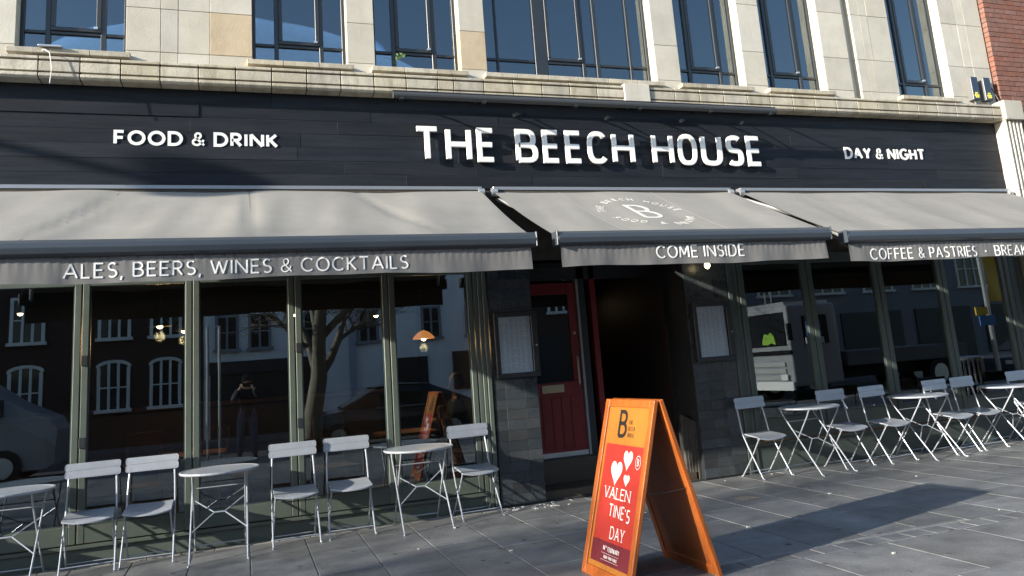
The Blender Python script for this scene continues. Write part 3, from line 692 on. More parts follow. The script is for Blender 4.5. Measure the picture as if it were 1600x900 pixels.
# ================================================================== AWNINGS
def awning(x0t, x1t, x0f, x1f, zb, label, texts, ripple, logo=False, seams=(), welds=()):
    t = thing('awning', ((x0t+x1t)/2, 8.9, 3.7), label, 'awning', 'grey awnings over the shopfront')
    yt, zt, yf, zf = 8.82, 3.685, 7.13, zb-.015
    def pos(u, v, lift=0):
        xa = x0t+(x1t-x0t)*u; xb = x0f+(x1f-x0f)*u
        x = xa+(xb-xa)*v; y = yt+(yf-yt)*v; z = zt+(zf-zt)*v
        z -= .025*math.sin(math.pi*v)
        z += ripple*(math.sin(x*3.1+v*2)*.006+math.sin(x*7.3+1.7*v)*.0045*(.4+v)+math.sin(x*1.3)*.008*math.sin(math.pi*v)+math.sin(x*17+5*v+2*math.sin(x*1.7))*.0016*math.sin(math.pi*v))
        for s in seams: z -= .024*math.exp(-((x-s[0]-(s[1]-s[0])*v)/.05)**2)*math.sin(math.pi*(.1+.8*v))
        return (x, y, z+lift)
    nu = int((x1t-x0t)*14)
    fab = MB().grid(lambda u, v: pos(u, v, 0), nu, 14)
    n0 = len(fab.v); fab.grid(lambda u, v: pos(u, v, -.006), nu, 14)
    cano = fab.build('canopy', fabric_m, t, smooth=True)
    for s in seams:
        MB().ribbon([(s[0]+(s[1]-s[0])*k/12, k/12) for k in range(13)], .012, lambda a, v, d: pos((a-(x0t+(x0f-x0t)*v))/((x1t+(x1f-x1t)*v)-(x0t+(x0f-x0t)*v)), min(max(v, 0), 1), d), .0005, .002).build('seam', mat('seam_fabric', (.16, .152, .142), .9), cano)
    for wx in welds:
        uw = (wx-x0t)/(x1t-x0t)
        MB().grid(lambda u, v: pos(uw+(u-.5)*.016/(x1t-x0t), v, .0035), 1, 14).build('seam', mat('weld_seam', (.33, .315, .29), .7), cano)
    # front bar: rounded profile
    pr = [(7.16, zb-.01), (7.13, zb+.002), (7.07, zb), (7.035, zb-.03), (7.02, zb-.07), (7.03, zb-.12), (7.06, zb-.142), (7.14, zb-.142), (7.16, zb-.11)]
    MB().prism(pr, lambda u, v, d: (d, u, v), x0f-.02, x1f+.02).build('front_bar', bar_m, t, bevel=.004)
    for xx in (x0f-.035, x1f+.02): bx(xx, xx+.015, 7.024, 7.162, zb-.143, zb+.001).build('end_cap', bar_m, t, bevel=.004)
    zv0, zv1 = zb-.138, zb-.36
    def vp(u, v, l=0):
        x = x0f+.02+(x1f-x0f-.04)*u
        r = (.2+.8*v); gath = (1-v)**2
        y = 7.085+r*(.005*math.sin(x*9)+.0028*math.sin(x*23+1)+.007*math.sin(x*3.7)+.004*math.sin(x*5.3+2))+gath*.004*math.sin(x*90)+l
        return (x, y, zv0+(zv1+.008*math.sin(x*2.3)+.004*math.sin(x*6)-zv0)*v)
    nv = int((x1f-x0f)*45)
    vm = MB().grid(lambda u, v: vp(u, v), nv, 7); vm.grid(lambda u, v: vp(u, v, .003), nv, 7)
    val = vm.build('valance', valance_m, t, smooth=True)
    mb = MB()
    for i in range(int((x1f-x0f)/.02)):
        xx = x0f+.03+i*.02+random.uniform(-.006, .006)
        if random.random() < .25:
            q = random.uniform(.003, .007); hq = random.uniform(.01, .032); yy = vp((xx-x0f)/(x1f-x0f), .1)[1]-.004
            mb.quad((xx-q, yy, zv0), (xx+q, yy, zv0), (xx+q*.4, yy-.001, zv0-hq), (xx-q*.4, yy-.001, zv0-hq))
    if mb.v: stuff(mb.build('gather_shadows', mat('valance_shadow', (.06, .06, .062), .9), val))  # dark slivers painted as shade in the folds below the bar
    def tf(u, v, d):
        k = (zv0-v)/(zv0-zv1); p = vp((u-x0f-.02)/(x1f-x0f-.04), min(max(k, 0), 1)); return (u, p[1]+d, v)
    for (tx, a, b, z0, z1, th, sf_) in texts:
        letters(tx, a, b, z0, z1, th, tf, -.002, -.005, val, white_print, gap=.17, space=.40)
    if logo:
        def lf(u, v, d):     # plan coordinates on the cloth: u along, v down slope 0..1
            return pos((u-(x0t+(x0f-x0t)*v))/((x1t+(x1f-x1t)*v)-(x0t+(x0f-x0t)*v)), v, d)
        cx, cv, sc = 4.47, .50, 1/1.9
        G = lambda u, v, d: lf(cx+u, cv-v*sc, d)
        w_, st = glyph('B'); mb = MB()
        for i, s in enumerate(st): mb.ribbon([((px-.3)*.40, (py-.5)*.56) for px, py in s], .048, G, .002, .004+.0006*i)
        mb.build('logo_letter', mat('faded_logo', (.60, .59, .56), .8), cano)
        def ring(txt, a0, a1, inner):
            n = len(txt)
            for i, ch in enumerate(txt):
                if ch == ' ': continue
                ang = R(a0+(a1-a0)*i/(n-1)); rx, ry = .52, .56
                cxx, cyy = rx*math.cos(ang), ry*math.sin(ang)
                w, st = glyph(ch); h_ = .088; mb = MB()
                tv = Vector((-math.sin(ang), math.cos(ang)))*(1 if inner else -1); nv_ = Vector((math.cos(ang), math.sin(ang)))*(-1 if inner else 1)
                for k, s in enumerate(st):
                    pts = [(cxx+tv.x*(px-w/2)*h_+nv_.x*(py-.5)*h_, cyy+tv.y*(px-w/2)*h_+nv_.y*(py-.5)*h_) for px, py in s]
                    mb.ribbon(pts, .014, G, .002, .004+.0006*k)
                mb.build('ring_letter', mat('faded_print', (.50, .49, .46), .8), cano)
        ring('THE BEECH HOUSE', 172, 12, False); ring('FOOD & DRINK', 205, 335, True)
    # cassette and arms
    bx(x0t-.01, x1t+.01, 8.79, 8.90, 3.70, 3.742).build('cassette', mat('cassette_metal', (.30, .31, .33), .35, metal=.5), t, bevel=.004)
    bx(x0t, x1t, 8.80, 8.90, 3.64, 3.695).build('roller', joint_dark, t)
    for sx, xt, xf in ((1, x0t, x0f), (-1, x1t, x1f)):
        pts = [(xt+sx*.05, 8.85, 3.60), (xt+sx*.30, 8.0, 3.17), (xf+sx*.10, 7.17, zb-.08)]
        MB().tube(pts, .024, 8).build('arm', silver_m, t)
        MB().tube([(xt-sx*.0-.035, 8.80, 3.67), (xt-sx*.0+.035, 8.80, 3.67)], .05, 12).build('end_bracket', silver_m, t)
    return t
awning(-2.50, 2.735, -2.50, 2.695, 2.862, 'leftmost and longest grey awning, lettered ALES, BEERS, WINES & COCKTAILS',
       [('ALES, BEERS, WINES & COCKTAILS', -1.378, 1.45, 2.540, 2.668, .0138, 0)], 2.0, seams=((-1.18, -1.75), (.07, .10), (1.22, 1.85)))
awning(2.90, 6.27, 2.97, 6.25, 2.868, 'middle grey awning with round logo, lettered COME INSIDE, over the entrance',
       [('COME INSIDE', 4.055, 5.135, 2.567, 2.703, .0145, 0)], 1.3, logo=True, welds=(3.75, 5.05))
awning(6.44, 11.42, 6.52, 11.9, 2.825, 'rightmost grey awning, lettered COFFEE & PASTRIES BREAKFAST, running out of frame',
       [('COFFEE & PASTRIES', 6.835, 8.475, 2.478, 2.612, .0145, 0), ('.', 8.60, 8.63, 2.478, 2.612, .02, 0), ('BREAKFAST', 8.765, 9.78, 2.478, 2.612, .0145, 0)], 1.0, welds=(7.35, 8.65, 9.95))

# ================================================================== INTERIOR
rm = bx(BX0, BX1, 9.0, 15.5, -.02, .10).build('shop_floor', int_floor, bd)
MB().box(BX0, 3.30, 15.4, 15.5, .1, 3.2).box(5.47, BX1, 15.4, 15.5, .1, 3.2).box(3.3, 5.47, 12.4, 12.5, .1, 3.2).build('back_wall', int_dark, bd)
bx(BX0, BX1, 9.0, 15.5, 3.2, 3.3).build('shop_ceiling', int_dark, bd)
bx(BX0-.1, BX0, 9.2, 15.5, .1, 3.2).build('side_wall', int_dark, bd); bx(BX1-.15, BX1, 9.2, 15.5, .1, 3.2).build('side_wall', glow_br, bd)
bx(3.25, 3.31, 9.62, 15.45, .1, 3.2).build('side_wall', int_dark, bd)
bar = bx(-3.5, 2.2, 13.6, 14.2, .1, 1.3).build('bar_counter', mat('dark_panel', (.05, .03, .02), .5), bd, bevel=.01)
bx(-3.6, 2.3, 13.5, 14.3, 1.3, 1.36).build('counter_top', mat('dark_wood', (.08, .04, .02), .3), bar)
bx(7.2, 9.6, 14.9, 15.39, 1.9, 3.1).build('exposed_brick', glow_br, bd)
def pendant(x, y, z, r, label, shade, lit=True, light=0):
    t = thing('pendant_lamp', (x, y, 3.2), label, 'lamp', 'lamps lit inside the pub')
    MB().tube([(x, y, 3.2), (x, y, z+.1)], .006, 5).build('flex', black_m, t)
    MB().lathe(x, y, [(.015, z+.12), (r*.5, z+.09), (r*.9, z+.03), (r, z)], 16).build('lamp_shade', shade, t, smooth=True)
    MB().lathe(x, y, [(.005, z-.03), (.03, z-.015), (.035, z+.01), (.02, z+.03)], 10).build('bulb', warm_em, t, smooth=True)
    if light:
        ld = bpy.data.lights.new('bulb_light', 'POINT'); ld.energy = light; ld.color = (1, .55, .22); ld.shadow_soft_size = .06
        lo = bpy.data.objects.new('bulb_light', ld); C.objects.link(lo); lo.parent = t; lo.location = (0, 0, z-.12-3.2)
for (x, y, z, r, lb_, sh, li) in ((-.95, 10.3, 2.36, .14, 'upper of two shallow dark pendants behind the second window from left', black_m, 7), (-.72, 10.9, 2.33, .13, 'lower of two shallow dark pendants behind the second window from left', black_m, 7),
        (2.42, 11.0, 2.05, .16, 'glowing amber dome pendant behind the window nearest the door', amber_m, 8), (1.95, 12.2, 2.5, .05, 'small bare bulb right of the tree reflection', black_m, 0), (.75, 12.5, 2.6, .05, 'small bare bulb far inside the left room', black_m, 0),
        (-2.7, 11.5, 2.7, .05, 'small bare bulb far left inside the pub', black_m, 0), (4.95, 11.6, 2.45, .05, 'small bare bulb deep inside the entrance passage', black_m, 0),
        (9.2, 12.6, 2.75, .16, 'dark pendant before the orange brick on the right', black_m, 30), (10.6, 11.0, 2.85, .16, 'dark pendant at the top right window', black_m, 18)):
    pendant(x, y, z, r, 'lit ' + lb_ if not lb_.startswith('glow') else lb_, sh, light=li)
def inner_chair(x, y, rz, label, m_):
    t = thing('wooden_chair', (x, y, .1), label, 'chair', 'wooden chairs inside the pub')
    P = lambda a, b, c: (x+a*math.cos(rz)-b*math.sin(rz), y+a*math.sin(rz)+b*math.cos(rz), .1+c)
    MB().prism([(-.22, -.21), (.22, -.21), (.20, .2), (-.20, .2)], lambda u, v, d: P(u, v, d), .47, .505).build('seat', m_, t)
    for a, b in ((-.19, -.18), (.19, -.18), (-.18, .18), (.18, .18)): MB().tube([P(a, b, .47), P(a*1.1, b*1.1, 0)], .018, 7).build('leg', m_, t)
    for a in (-.17, .17): MB().tube([P(a, .19, .5), P(a, .25, 1.02)], .018, 7).build('back_post', m_, t)
    MB().prism([(-.19, .9), (.19, .9), (.18, 1.05), (-.18, 1.05)], lambda u, v, d: P(u, d, v), .22, .25).build('backrest', m_, t)
inner_chair(-1.0, 9.75, 0.3, 'wooden chair inside, behind the second window from left', wood_m)
inner_chair(-.2, 9.9, 2.6, 'wooden chair inside, behind the round table outdoors', wood_m)
inner_chair(1.0, 9.6, .2, 'pale grey chair inside, right of the reflected tree trunk', mat('pale_chair', (.42, .40, .37), .6))
inner_chair(2.55, 9.75, 1.2, 'wooden chair inside, behind the window nearest the door', wood_m)
def inner_table(x, y, label):
    t = thing('pub_table', (x, y, .1), label, 'table', 'tables inside the pub')
    bx(x-.35, x+.35, y-.35, y+.35, .84, .88).build('tabletop', wood_m, t, bevel=.006)
    MB().lathe(x, y, [(.03, .16), (.03, .84)], 10).build('stem', black_m, t)
    MB().lathe(x, y, [(.25, .1), (.24, .13), (.04, .17)], 16).build('base', black_m, t)
inner_table(-.55, 9.85, 'square wooden table inside, behind the second and third windows')
inner_table(1.9, 10.0, 'square wooden table inside, left of the window nearest the door')
inner_table(8.0, 10.2, 'square wooden table inside, in the right room')

# ================================================================== BISTRO FURNITURE
def make_chair(label):
    t = thing('folding_chair', (0, 0, 0), label, 'chair', 'grey metal folding chairs set along the shopfront')
    def rr_(w, h, r, n=5):
        o = []
        for cx, cy, a in ((w/2-r, h/2-r, 0), (-w/2+r, h/2-r, 90), (-w/2+r, -h/2+r, 180), (w/2-r, -h/2+r, 270)):
            for k in range(n+1): o.append((cx+r*math.cos(R(a+90*k/n)), cy+r*math.sin(R(a+90*k/n))))
        return o
    tilt = .12
    B = lambda u, v, d: (u, .118+v*tilt+d*1.0+.030*(-(u/.245)**2+1)*.6, .895+v-d*tilt)
    mb = MB().prism([(p[0], p[1]+.036) for p in rr_(.485, .0695, .022)], B, 0, .006)
    mb.prism([(p[0], p[1]-.0335) for p in rr_(.485, .0695, .022)], B, 0, .006)
    mb.prism(rr_(.47, .12, .02), B, .002, .0045)
    bk = mb.build('backrest', chair_m, t)
    mb = MB()
    for sx in (-1, 1):
        for v in (.038, -.036): p = B(sx*.2, v, -.003); mb.lathe(p[0], 0, [(.006, 0), (.003, .002)], 8); 
    rv = MB()
    for sx in (-1, 1):
        for v in (.038, -.036):
            p = Vector(B(sx*.205, v, 0)); rv.tube([p, p+Vector((0, -.005, 0))], .006, 8)
    rv.build('rivets', mat('rivet', (.75, .75, .75), .3, metal=.6), bk)
    # seat
    def seat(u, v, d): return (u, v, .487+.042*max(0, min(1, (v+.26)/.33))**.7-.010*(1-(u/.22)**2)*(1 if v < 0 else .4)-.012*math.exp(-((v+.265)/.03)**2)+d)
    pts = []
    for k in range(9): pts.append((-.20+.40*k/8, -.20-.035*math.sin(math.pi*k/8)))
    pts += [(.215, -.17), (.20, .10), (-.20, .10), (-.215, -.17)]
    mb = MB().grid(lambda u, v: seat((-.215+.43*u)*(1-.06*v), -.235-.035*math.sin(math.pi*u)*(1-v)+.345*v, 0), 12, 8)
    mb.grid(lambda u, v: seat((-.215+.43*u)*(1-.06*v), -.235-.035*math.sin(math.pi*u)*(1-v)+.345*v, -.016), 12, 8)
    k0, k1 = 0, 13*9
    def rim(i, j): return i*9+j
    rimv = [rim(i, 0) for i in range(13)]+[rim(12, j) for j in range(1, 9)]+[rim(i, 8) for i in range(11, -1, -1)]+[rim(0, j) for j in range(7, 0, -1)]
    for a, b in zip(rimv, rimv[1:]+rimv[:1]): mb.f.append((a, b, b+k1, a+k1))
    mb.build('seat', chair_m, t, bevel=.003)
    for sx in (-1, 1):
        long_ = [(sx*.205, .143, .93), (sx*.205, .134, .84), (sx*.212, .105, .70), (sx*.216, .07, .52), (sx*.222, -.02, .36), (sx*.228, -.225, .012), (sx*.230, -.232, .006), (sx*.236, -.262, .006)]
        MB().tube(long_, .0088, 8).box(sx*.205-.010, sx*.205+.010, .128, .142, .795, .86).build('leg', chair_m, t)
        sh = [(sx*.198, -.205, .478), (sx*.200, -.17, .43), (sx*.205, -.02, .22), (sx*.212, .155, .012), (sx*.218, .175, .006)]
        MB().tube(sh, .0085, 8).build('leg', chair_m, t)
    for a_, y_, z_ in ((.222, -.19, .075), (.207, .125, .05), (.21, .03, .487), (.2, -.17, .47)): MB().tube([(-a_, y_, z_), (a_, y_, z_)], .006, 6).build('crossbar', chair_m, t)
    return t
CH = [(-1.39, 8.70, .06, 'grey folding chair between the far left table and its twin, left of a pair'),
      (-.875, 8.72, -.02, 'grey folding chair left of the second round table, seat half in sun'),
      (.478, 8.66, .03, 'grey folding chair just right of the second round table, seat in shade'),
      (1.035, 8.71, .0, 'grey folding chair left of the third round table, below the tree reflection'),
      (2.41, 8.74, .07, 'grey folding chair right of the third table, beside the tiled pier'),
      (6.17, 8.68, .10, 'grey folding chair right of the entrance, first of the right-hand row'),
      (7.36, 8.58, .05, 'grey folding chair just right of the first right-hand table'),
      (8.0, 8.52, .12, 'grey folding chair left of the second right-hand table'),
      (9.08, 8.50, .10, 'grey folding chair right of the second right-hand table, left of an overlapping pair'),
      (9.63, 8.54, .10, 'grey folding chair in overlapping pair, its back crossed by sunlight'),
      (10.8, 8.62, .06, 'grey folding chair at the right edge of the frame, behind the last table'),
      (-3.05, 8.66, .0, 'grey folding chair further left along the shopfront, outside the photo edge'),
      (-3.60, 8.70, .05, 'second grey folding chair further left along the shopfront')]
ch0 = make_chair(CH[0][3])
for i, (x, y, rz_, lb_) in enumerate(CH):
    if i == 0: ch0.location = (x, y, 0); ch0.rotation_euler = (0, 0, rz_)
    else: dup(ch0, (x, y, 0), rz_, lb_)
def make_table(label):
    t = thing('bistro_table', (0, 0, 0), label, 'table', 'round grey bistro tables along the shopfront')
    MB().lathe(0, 0, [(.35, .782), (.368, .780), (.372, .788), (.372, .796), (.368, .802), (.352, .801), (.34, .797)], 40).build('tabletop', chair_m, t, smooth=False)
    mb = MB()
    for sx in (-1, 1):
        x = sx*.255
        MB().tube([(x, .24, .78), (x, .20, .70), (x, -.36, .012), (x, -.375, .006), (x+sx*.012, -.40, .006)], .0090, 8).build('leg', chair_m, t)
        MB().tube([(x*.93, -.26, .78), (x*.93, -.21, .70), (x*.93, .30, .012), (x*.93+sx*.02, .315, .006)], .0085, 8).build('leg', chair_m, t)
    MB().tube([(-.25, .145, .62), (.25, .145, .62)], .006, 6).build('crossbar', chair_m, t)
    br_ = MB()
    br_.tube([(-.25, .07, .53), (-.05, -.04, .405), (.05, -.04, .405), (.25, .07, .53)], .006, 6)
    br_.tube([(-.25, -.16, .255), (-.05, -.04, .40), (.05, -.04, .40), (.25, -.16, .255)], .006, 6)
    MB().tube([(-.24, .27, .06), (.24, .27, .06)], .006, 6).build('crossbar', chair_m, t)
    br_.build('brace', chair_m, t)
    return t
TB = [(-2.04, 8.56, 0, 'round grey bistro table cut by the left edge of the frame'),
      (-.235, 8.54, .0, 'round grey bistro table between two chairs under WINES, left of centre'),
      (1.765, 8.57, .0, 'round grey bistro table nearest the red door on the left side'),
      (6.84, 8.52, .06, 'round grey bistro table right of the entrance, first in the right row'),
      (8.58, 8.46, .05, 'round grey bistro table second in the right row'),
      (10.25, 8.48, .05, 'round grey bistro table third in the right row, at the frame edge'),
      (-4.3, 8.56, .0, 'round grey bistro table further left along the shopfront, outside the photo edge')]
tb0 = make_table(TB[0][3])
for i, (x, y, rz_, lb_) in enumerate(TB):
    if i == 0: tb0.location = (x, y, 0)
    else: dup(tb0, (x, y, 0), rz_, lb_)

# ================================================================== A-BOARD
abd = thing('sandwich_board', (2.85, 5.57, 0), 'orange wooden sandwich board with a red Valentine poster standing on the paving', 'sandwich board')
W_, L_ = .756, 1.319
def leaf_frame(o, u, v):
    u = Vector(u).normalized(); v = Vector(v).normalized(); n = u.cross(v)
    return lambda a, b, d: tuple(Vector(o)+u*a+v*b+n*d)
# poster leaf: d positive = outwards (towards -X)
FBL, FBR, FTL = (2.443, 5.933, 0), (2.471, 5.178, 0), (2.798, 5.946, 1.27)
U1 = Vector(FBR)-Vector(FBL); V1 = Vector(FTL)-Vector(FBL)
Lf0 = leaf_frame(FBL, U1, V1)
sgn = 1 if Vector(Lf0(0, 0, 1)).x < FBL[0] else -1
A1 = lambda a, b, d: Lf0(a, b, d*sgn)
def boardleaf(A, front):
    st, rl = .062, .075
    fr = MB()
    def bar(a0, a1, b0, b1, d0=-.036, d1=0): fr.prism([(a0, b0), (a1, b0), (a1, b1), (a0, b1)], A, d0, d1)
    bar(0, st, 0, L_); bar(W_-st, W_, 0, L_); bar(st, W_-st, 0, rl, -.035, -.001); bar(st, W_-st, L_-rl*.8, L_, -.035, -.001)
    f = fr.build('frame', orange_m, abd, bevel=.007, seg=3)
    return f
f1 = boardleaf(A1, True)
st, rl = .062, .075
q4 = lambda A, a0, a1, b0, b1, d0, d1: MB().prism([(a0, b0), (a1, b0), (a1, b1), (a0, b1)], A, d0, d1)
q4(A1, st, W_-st, rl, L_-.06, -.026, -.016).build('panel', orange_lt, f1)
ps = q4(A1, st+.03, W_-st-.012, .112, .975, -.016, -.0145).build('poster', red_p, f1)
q4(A1, st+.03, W_-st-.012, .112, .27, -.0145, -.0140).build('poster_foot', maroon_p, f1)
def heart(cx, b0, b1, w, d):
    pts = []
    for i in range(28):
        t = 2*math.pi*i/28; x = 16*math.sin(t)**3; y = 13*math.cos(t)-5*math.cos(2*t)-2*math.cos(3*t)-math.cos(4*t)
        pts.append((cx+x/32*w, b0+(y+17)/29.0*(b1-b0)))
    return MB().prism(pts, A1, d-.0004, d)
wp = mat('poster_white', (.55, .52, .51), .5)
heart(.312, .668, .85, .175, -.0138).build('heart', wp, f1)
heart(.464, .79, .938, .135, -.0138).build('heart', wp, f1)
heart(.482, .678, .765, .09, -.0138).build('heart', wp, f1)
def atext(tx, a0, a1, b0, b1, th, m_, nm='lettering', serif=0, e=2.0, gap=.14, d=-.0142):
    letters(tx, a0, a1, b0, b1, th, A1, d, d+.0010, f1, m_, name=nm, join=True, serif=serif, e=e, gap=gap, space=.3, stack=.00015)
atext('VALEN', .170, .575, .575, .66, .0095, wp, serif=.013)
atext('TINE', .28, .515, .445, .54, .0110, wp, e=3); atext("'", .525, .535, .445, .535, .014, wp); atext('S', .55, .603, .435, .53, .0115, wp, e=3)
atext('DAY', .345, .56, .295, .385, .0095, wp, serif=.013)
atext('14', .272, .305, .205, .242, .009, wp); atext('TH', .310, .328, .226, .242, .004, wp); atext('FEBRUARY', .345, .52, .203, .238, .008, wp, gap=.18)
atext('BOOK YOUR TABLE', .30, .50, .152, .176, .0055, wp, gap=.2)
MB().prism([(.25, .187), (.52, .187), (.52, .189), (.25, .189)], A1, -.014, -.0136).prism([(.25, .140), (.52, .140), (.52, .142), (.25, .142)], A1, -.014, -.0136).build('rule', wp, f1)
ci = MB(); ci.ribbon(arc(.618, .865, .036, .048, 0, 360, 24), .004, A1, -.0142, -.0134); ci.build('ring_logo', wp, f1)
atext('B', .605, .632, .84, .892, .006, wp)
# B emblem on the top section
mb = MB(); ink = mat('black_ink', (.012, .011, .01), .5)
for i, s in enumerate(glyph('B')[1]): mb.ribbon([(.262+px*.175, 1.04+py*.185) for px, py in s], .029, A1, -.0158, -.0142+.0002*i)
mb.build('emblem', ink, f1)
for i, tx in enumerate(('THE', 'BEECH', 'HOUSE')):
    b1_ = 1.165-i*.048; letters(tx, .405, .405+(.055, .095, .095)[i], b1_-.034, b1_, .0045, A1, -.0160, -.0148, f1, ink, name='emblem_text', join=True, gap=.2)
# back leaf, seen from inside
BBL, BBR, BTL = (3.219, 5.961, 0), (3.247, 5.206, 0), (2.872, 5.949, 1.27)
Bf0 = leaf_frame(BBL, Vector(BBR)-Vector(BBL), Vector(BTL)-Vector(BBL))
sg_ = 1 if Vector(Bf0(0, 0, 1)).x > BBL[0] else -1
A2 = lambda a, b, d: Bf0(a, b, d*sg_)
f2 = boardleaf(A2, False)
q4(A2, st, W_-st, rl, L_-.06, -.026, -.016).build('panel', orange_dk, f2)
MB().tube([A1(W_-.03, L_-.01, -.03), A2(W_-.03, L_-.01, -.03)], .006, 6).tube([A1(.03, L_-.01, -.03), A2(.03, L_-.01, -.03)], .006, 6).build('hinge', mat('brass', (0, 0, 0)), abd)
MB().tube([A1(W_-.04, .66, -.04), Vector(A1(W_-.04, .66, -.04)).lerp(Vector(A2(W_-.04, .66, -.04)), .5)-Vector((0, 0, .012)), A2(W_-.04, .66, -.04)], .0035, 5).build('stay_cord', black_m, abd)

# ================================================================== STREET LAMP (its shadow falls on the fascia)
sl = thing('street_lamp', (-12.15, 7.6, 0), 'tall grey street lamp standing left of the pub, outside the photo', 'street lamp')
MB().tube([(-12.15, 7.6, 0), (-12.15, 7.6, 1.2), (-12.15, 7.6, 7.0)], .08, 12, rs=[.11, .09, .06]).build('pole', mat('galvanised', (.3, .31, .31), .5, metal=.4), sl)
MB().tube([(-12.15, 7.6, 6.95), (-12.15, 7.3, 7.06), (-12.15, 6.445, 7.16), (-12.15, 6.05, 7.24)], .045, 10).build('arm', mat('galvanised', (0, 0, 0)), sl)
MB().grid(lambda u, v: (-12.15+.17*math.sin(math.pi*v)*math.cos(2*math.pi*u), 5.90+.24*math.cos(math.pi*v), 7.37+(.25 if math.sin(2*math.pi*u) > 0 else .36)*math.sin(math.pi*v)*math.sin(2*math.pi*u)), 20, 12).build('lamp_head', mat('lamp_grey', (.2, .2, .2), .5), sl, smooth=True)

# ================================================================== OPPOSITE SIDE OF THE STREET (seen in the window reflections)
def opp_window(par, x, z, w, h, y, arch=False, bars=2, fm=None):
    fm = fm or white_paint
    f = MB().box(x-w/2-.06, x-w/2+.03, y-.05, y+.03, z, z+h).box(x+w/2-.03, x+w/2+.06, y-.05, y+.03, z, z+h).box(x-w/2-.12, x+w/2+.12, y-.05, y+.09, z-.10, z)
    if arch:
        pts = [(x+(w/2+.06)*math.cos(R(a)), z+h+.18*math.sin(R(a))) for a in range(0, 181, 20)]
        f.ribbon(pts, .09, lambda u, v, d: (u, d, v), y-.05, y+.03)
    else: f.box(x-w/2-.06, x+w/2+.06, y-.05, y+.031, z+h, z+h+.08)
    for k in range(1, bars+1): f.box(x-w/2+w*k/(bars+1)-.035, x-w/2+w*k/(bars+1)+.035, y-.04, y+.02, z, z+h+(.12 if arch else 0))
    f.box(x-w/2, x+w/2, y-.04, y+.021, z+h*.52-.02, z+h*.52+.02)
    o = f.build('window', fm, par)
    bx(x-w/2, x+w/2, y-.03, y-.02, z, z+h+(.12 if arch else 0)).build('pane', mat('dark_pane', (.02, .025, .03), .1), o)
    return o
h1 = thing('brick_house', (-5, -12, 0), 'dark brick terraced house with white arched windows, reflected in the left windows', 'house')
bx(-9.6, -1.2, -16, -9.0, 0, 6.2).build('wall', opp_brick, h1)
for x in (-8.4, -6.1, -3.75, -2.3): opp_window(h1, x, 1.15, .78, 1.25, -8.97, arch=True)
for x in (-8.4, -6.1, -3.75, -2.3): opp_window(h1, x, 3.3, .80, 1.25, -8.97)
MB().prism([(-16.2, 6.2), (-8.8, 6.2), (-12.5, 8.2)], lambda u, v, d: (d, u, v), -9.6, -1.2).build('roof', roof_m, h1)
h2 = thing('white_pub', (3.6, -12, 0), 'white rendered building with dark shopfronts, reflected behind the parked car', 'building')
bx(-1.2, 8.5, -16, -9.02, 0, 6.6).build('wall', white_rend, h2)
bx(-1.0, 2.4, -9.02, -8.95, .0, 1.95).build('shopfront', opp_dark, h2); bx(-1.1, 2.5, -9.02, -8.88, 1.95, 2.35).build('shop_fascia', mat('dark_sign', (.03, .03, .035), .5), h2)
bx(4.5, 6.0, -9.02, -8.94, 0, 2.1).build('shopfront', opp_dark, h2); bx(6.9, 7.6, -9.02, -8.95, .9, 2.2).build('window_bay', opp_dark, h2)
for x in (-.5, .5, 1.9, 4.0, 6.2, 7.8): opp_window(h2, x, 2.75, .6, 1.0, -8.99, bars=1, fm=mat('grey_frame', (.25, .27, .3), .5))
bx(3.35, 3.55, -9.0, -8.85, 0, 6.6).build('rendered_pier', mat('blue_render', (.35, .40, .5), .8), h2)
MB().prism([(-16.2, 6.6), (-8.7, 6.6), (-12.5, 8.4)], lambda u, v, d: (d, u, v), -1.2, 8.5).build('roof', roof_m, h2)
h3 = thing('corner_shop', (13, -12, 0), 'brown brick block with dark ground floor, reflected right of the entrance', 'building')
bx(8.5, 19, -16, -9.0, 0, 6.4).build('wall', opp_brick, h3)
for k in range(3): bx(9.0+k*3.3, 11.6+k*3.3, -9.0, -8.93, .3, 2.6).build('shop_window', opp_dark, h3)
for k in range(5): opp_window(h3, 9.6+k*2.05, 3.5, .9, 1.4, -8.97)
MB().prism([(-16.2, 6.4), (-8.7, 6.4), (-12.5, 8.2)], lambda u, v, d: (d, u, v), 8.5, 19).build('roof', roof_m, h3)
h4 = thing('grey_block', (27, -12, 0), 'grey rendered block with wide windows, reflected in the right-hand windows', 'building')
bx(19, 36, -17, -9.0, 0, 7.0).build('wall', mat('grey_render', (.22, .22, .24), .8, noise=.1), h4)
for k in range(6): opp_window(h4, 20.6+k*2.7, 3.6, 1.5, 1.5, -8.97)
for k in range(4): bx(19.8+k*4.0, 23.0+k*4.0, -9.0, -8.93, .4, 2.7).build('shop_window', opp_dark, h4)
h5 = thing('brick_terrace', (50, -12, 0), 'long brick terrace at the far end of the street', 'building')
bx(36, 70, -17, -9.0, 0, 6.5).build('wall', opp_brick, h5)
for k in range(10): opp_window(h5, 38+k*3.2, 3.4, 1.1, 1.5, -8.97); opp_window(h5, 38+k*3.2, 1.0, 1.1, 1.5, -8.97)
h6 = thing('end_terrace', (-22, -12, 0), 'low brick terrace continuing to the left across the street', 'building')
bx(-40, -9.8, -16, -9.0, 0, 5.8).build('wall', opp_brick, h6)
for k in range(9): opp_window(h6, -11.5-k*3.1, 3.2, 1.0, 1.4, -8.97); opp_window(h6, -11.5-k*3.1, 1.0, 1.0, 1.4, -8.97)

